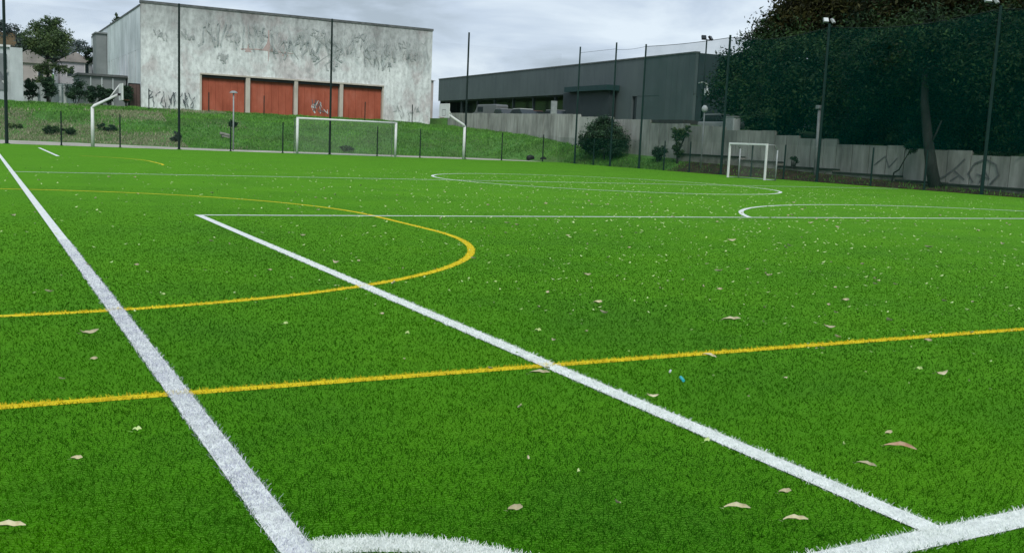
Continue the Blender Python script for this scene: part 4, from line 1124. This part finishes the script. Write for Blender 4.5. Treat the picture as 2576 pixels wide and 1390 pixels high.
# left side trees and shrubs
tree(6.3, 103.5, 3.0, 'tall mid-green tree left of the hall with a ragged pointed crown',
     [(6.3, 103.5, 8.8, 2.05, 1.9, 1.35, 6), (6.7, 103.5, 10.3, .85, .8, .9, 2), (5.6, 103.5, 9.9, .7, .7, .75, 1), (7.5, 103.5, 9.2, .8, .8, .8, 1.4), (5.0, 103.4, 8.5, .7, .8, .6, 1), (6.1, 103.2, 6.4, 1.1, .9, .6, 1.1), (7.7, 103.2, 6.3, .9, .7, .35, .7), (6.0, 103.2, 5.2, .8, .8, .6, .8)], 15000, .10, M['leaf_mid'], .13, h=4.2, clump=36)
for i, (x, w, h, lab) in enumerate([(4.6, .65, 1.0, 'dark shrub nearest the mural building'), (6.1, .60, 1.2, 'dark shrub under the tall left tree'), (8.3, .85, 1.1, 'widest dark shrub before the pale low wall'),
                                    (9.6, .45, .85, 'dark shrub at the left end of the grey annex'), (10.4, .42, .85, 'dark shrub before the middle of the grey annex'), (11.1, .38, .82, 'dark narrow shrub beside the basketball board'),
                                    (12.3, .42, .95, 'dark shrub beside the brown gate')]):
    bush(x, 99.2 if i < 6 else 96.8, 3.05, w * 1.2, .6, h * 1.12, 2600, .085, M['leaf_shrub'], lab, group='shrubs before the annex', stems=3)
# narrow pale pillars between those shrubs
for x in (5.35, 7.05, 7.45, 9.1):
    t = MB().box(x - .11, x + .11, 99.7, 99.9, 2.7, 4.7).box(x - .14, x + .14, 99.67, 99.93, 4.7, 4.78).build('garden_pillar', M['greywall'])
    tag(t, 'narrow pale pillar standing between the dark shrubs', 'pillar', 'pale pillars between the shrubs')
# clumps on the bank
for x, y, w, h, mt, lab in [(5.2, 84.0, 1.0, .35, 'leaf_dark', 'low dark bramble clump on the left of the bank'), (6.6, 83.6, .8, .28, 'leaf_dark', 'smaller dark bramble beside the clump on the left of the bank'), (9.2, 83.8, 1.0, .30, 'leaf_shrub', 'low dark bramble right of the left basketball stand'),
                            (13.55, 79.5, .5, .38, 'leaf_far', 'greyish bush on the bank beside a tall fence post'), (18.9, 84.5, .35, .25, 'leaf_dark', 'small dark plant on the bank beside the flat lamp post'),
                            (26.0, 76.5, .6, .25, 'leaf_dark', 'low dark weeds on the bank seen through the goal'), (3.0, 85.5, .7, .2, 'leaf_mid', 'pale weeds at the left end of the bank')]:
    z = float(terr(x, y))
    bush(x, y, z, w, .6, h, 900, .075, M[mt], lab, 'shrub', stems=3)
t = thing('pale_rock', 'pale slab of rock lying on the bank left of the flat lamp post', 'rock', (17.4, 80.5, 1))
zz = float(terr(17.4, 80.5))
MB().box(-.38, .38, -.2, .2, -.1, .12).box(-.2, .45, -.15, .15, -.25, -.05).xf(Matrix.Translation((17.4, 80.5, zz + .3)) @ Matrix.Rotation(R(12), 4, 'Y')).build('slab', M['ledge'], t, bevel=.06)

# bank grass tufts (uncountable)
def tufts(name, x, y, z, h, w, material):
    n = len(x); a = rng.random(n) * 6.283
    ax, ay = np.cos(a) * w, np.sin(a) * w; lx, ly = rng.normal(0, .4, n) * h, rng.normal(0, .4, n) * h
    V = np.stack([np.stack([x - ax, y - ay, z - .02], 1), np.stack([x + ax, y + ay, z - .02], 1), np.stack([x + lx, y + ly, z + h], 1)], 1)
    return quads(name, V, material, None, rng.random(n))
n = 90000
bx_ = rng.uniform(-6, 44, n); by_ = foot(bx_) - .2 + (95.6 - foot(bx_)) * rng.random(n)
pn = np.sin(bx_ * .55 + 1) * np.sin(by_ * .8) + np.sin(bx_ * .21 + by_ * .3 + 2) + rng.normal(0, .35, n)
ex = 5000; bx_ = np.concatenate([bx_, rng.uniform(34, 43.9, ex)]); by_ = np.concatenate([by_, rng.uniform(70.4, 76, ex)])
zz_ = terr(bx_, by_); m_ = zz_ > .02; bx_, by_ = bx_[m_], by_[m_]; n = len(bx_); pn = np.sin(bx_ * .55 + 1) * np.sin(by_ * .8) + np.sin(bx_ * .21 + by_ * .3 + 2) + rng.normal(0, .35, n)
dry = (pn > .9) & (bx_ < 20) | ((bx_ < 14) & (pn > -.9) & (by_ < 90))
cl = .5 + .5 * np.sin(bx_ * 2.1 + by_) * np.sin(by_ * 2.7 - bx_)
bh = (.07 + .13 * rng.random(n)) * (.6 + .8 * cl); bw = .02 + .035 * rng.random(n)
for nm, msk, mt, lab in (('bank_grass', ~dry, 'bankgrass', 'rough green grass covering the bank behind the far fence'), ('dry_grass', dry, 'drygrass', 'patches of dry tan grass on the left of the bank')):
    o = tufts(nm, bx_[msk], by_[msk], terr(bx_[msk], by_[msk]), bh[msk], bw[msk], M[mt])
    tag(o, lab, 'grass', None, 'stuff')
n = 9000
sx_ = rng.uniform(41.7, 43.3, n); sy_ = rng.uniform(28, 72, n); kk = (rng.random(n) < np.where(sy_ > 55, 1, .22)); sx_, sy_ = sx_[kk], sy_[kk]; n = len(sx_)
o = tufts('weeds', sx_, sy_, terr(sx_, sy_), .08 + .14 * rng.random(n), .02 + .03 * rng.random(n), M['bankgrass'])
tag(o, 'weeds growing in the strip between side fence and panel wall', 'weeds', None, 'stuff')

# far hill on the left and its trees
hg = 'trees on the far left hill'
for i, (x, y, zt, r, lab) in enumerate([(5.5, 292, 27.3, 3.6, 'rounded dark tree highest on the far left hill'), (9.5, 290, 25.0, 2.8, 'dark hill tree just right of the highest one'), (12.6, 285, 22.6, 2.6, 'hill tree behind the tall fence post'),
                                         (16.0, 280, 22.8, 3.2, 'dark hill tree left of the tall green tree'), (20.0, 270, 20.0, 3.0, 'hill tree hidden behind the tall green tree'), (25.5, 240, 15.5, 2.4, 'dark hill tree beside the stair tower')]):
    zb = zt - r * 1.9
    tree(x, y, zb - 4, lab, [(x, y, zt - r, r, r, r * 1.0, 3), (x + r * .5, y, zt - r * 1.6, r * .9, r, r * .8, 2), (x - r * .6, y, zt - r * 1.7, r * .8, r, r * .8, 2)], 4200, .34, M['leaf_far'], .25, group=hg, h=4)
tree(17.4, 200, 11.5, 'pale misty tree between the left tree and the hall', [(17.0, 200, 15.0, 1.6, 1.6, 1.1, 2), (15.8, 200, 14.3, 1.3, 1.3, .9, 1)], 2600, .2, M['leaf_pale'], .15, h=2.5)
tree(13.2, 131.5, 6.0, 'dark little tree squeezed against the rear of the hall side wall', [(12.5, 131, 9.6, .75, .9, .8, 2), (12.6, 131, 8.9, .6, .8, .5, 1)], 1500, .12, M['leaf_dark'], .1, h=2.5)
tr_ = thing('conifer', 'lone pointed conifer behind the hall side wall', 'tree', (18.3, 152, 10))
MB().tube([(18.0, 152, 4), (18.0, 152, 16.4)], [.25, .05], 6).build('trunk', M['bark'], tr_)
foliage(tr_, 'crown', [(18.0, 152, 16.5 - i * .62, .2 + i * .22, .2 + i * .22, .45, .4 + i * .5) for i in range(7)], 3000, .13, M['leaf_mid'], clump=30)
# reddish earth patch of the hill
struct(MB().poly([(-14, 283, 16.5), (10.6, 283, 17.0), (10.2, 289, 23.2), (-14, 289, 22.5)]).build('hill_scar', M['hillsoil']))

for o in bpy.data.objects:
    if '_o' in o: del o['_o']
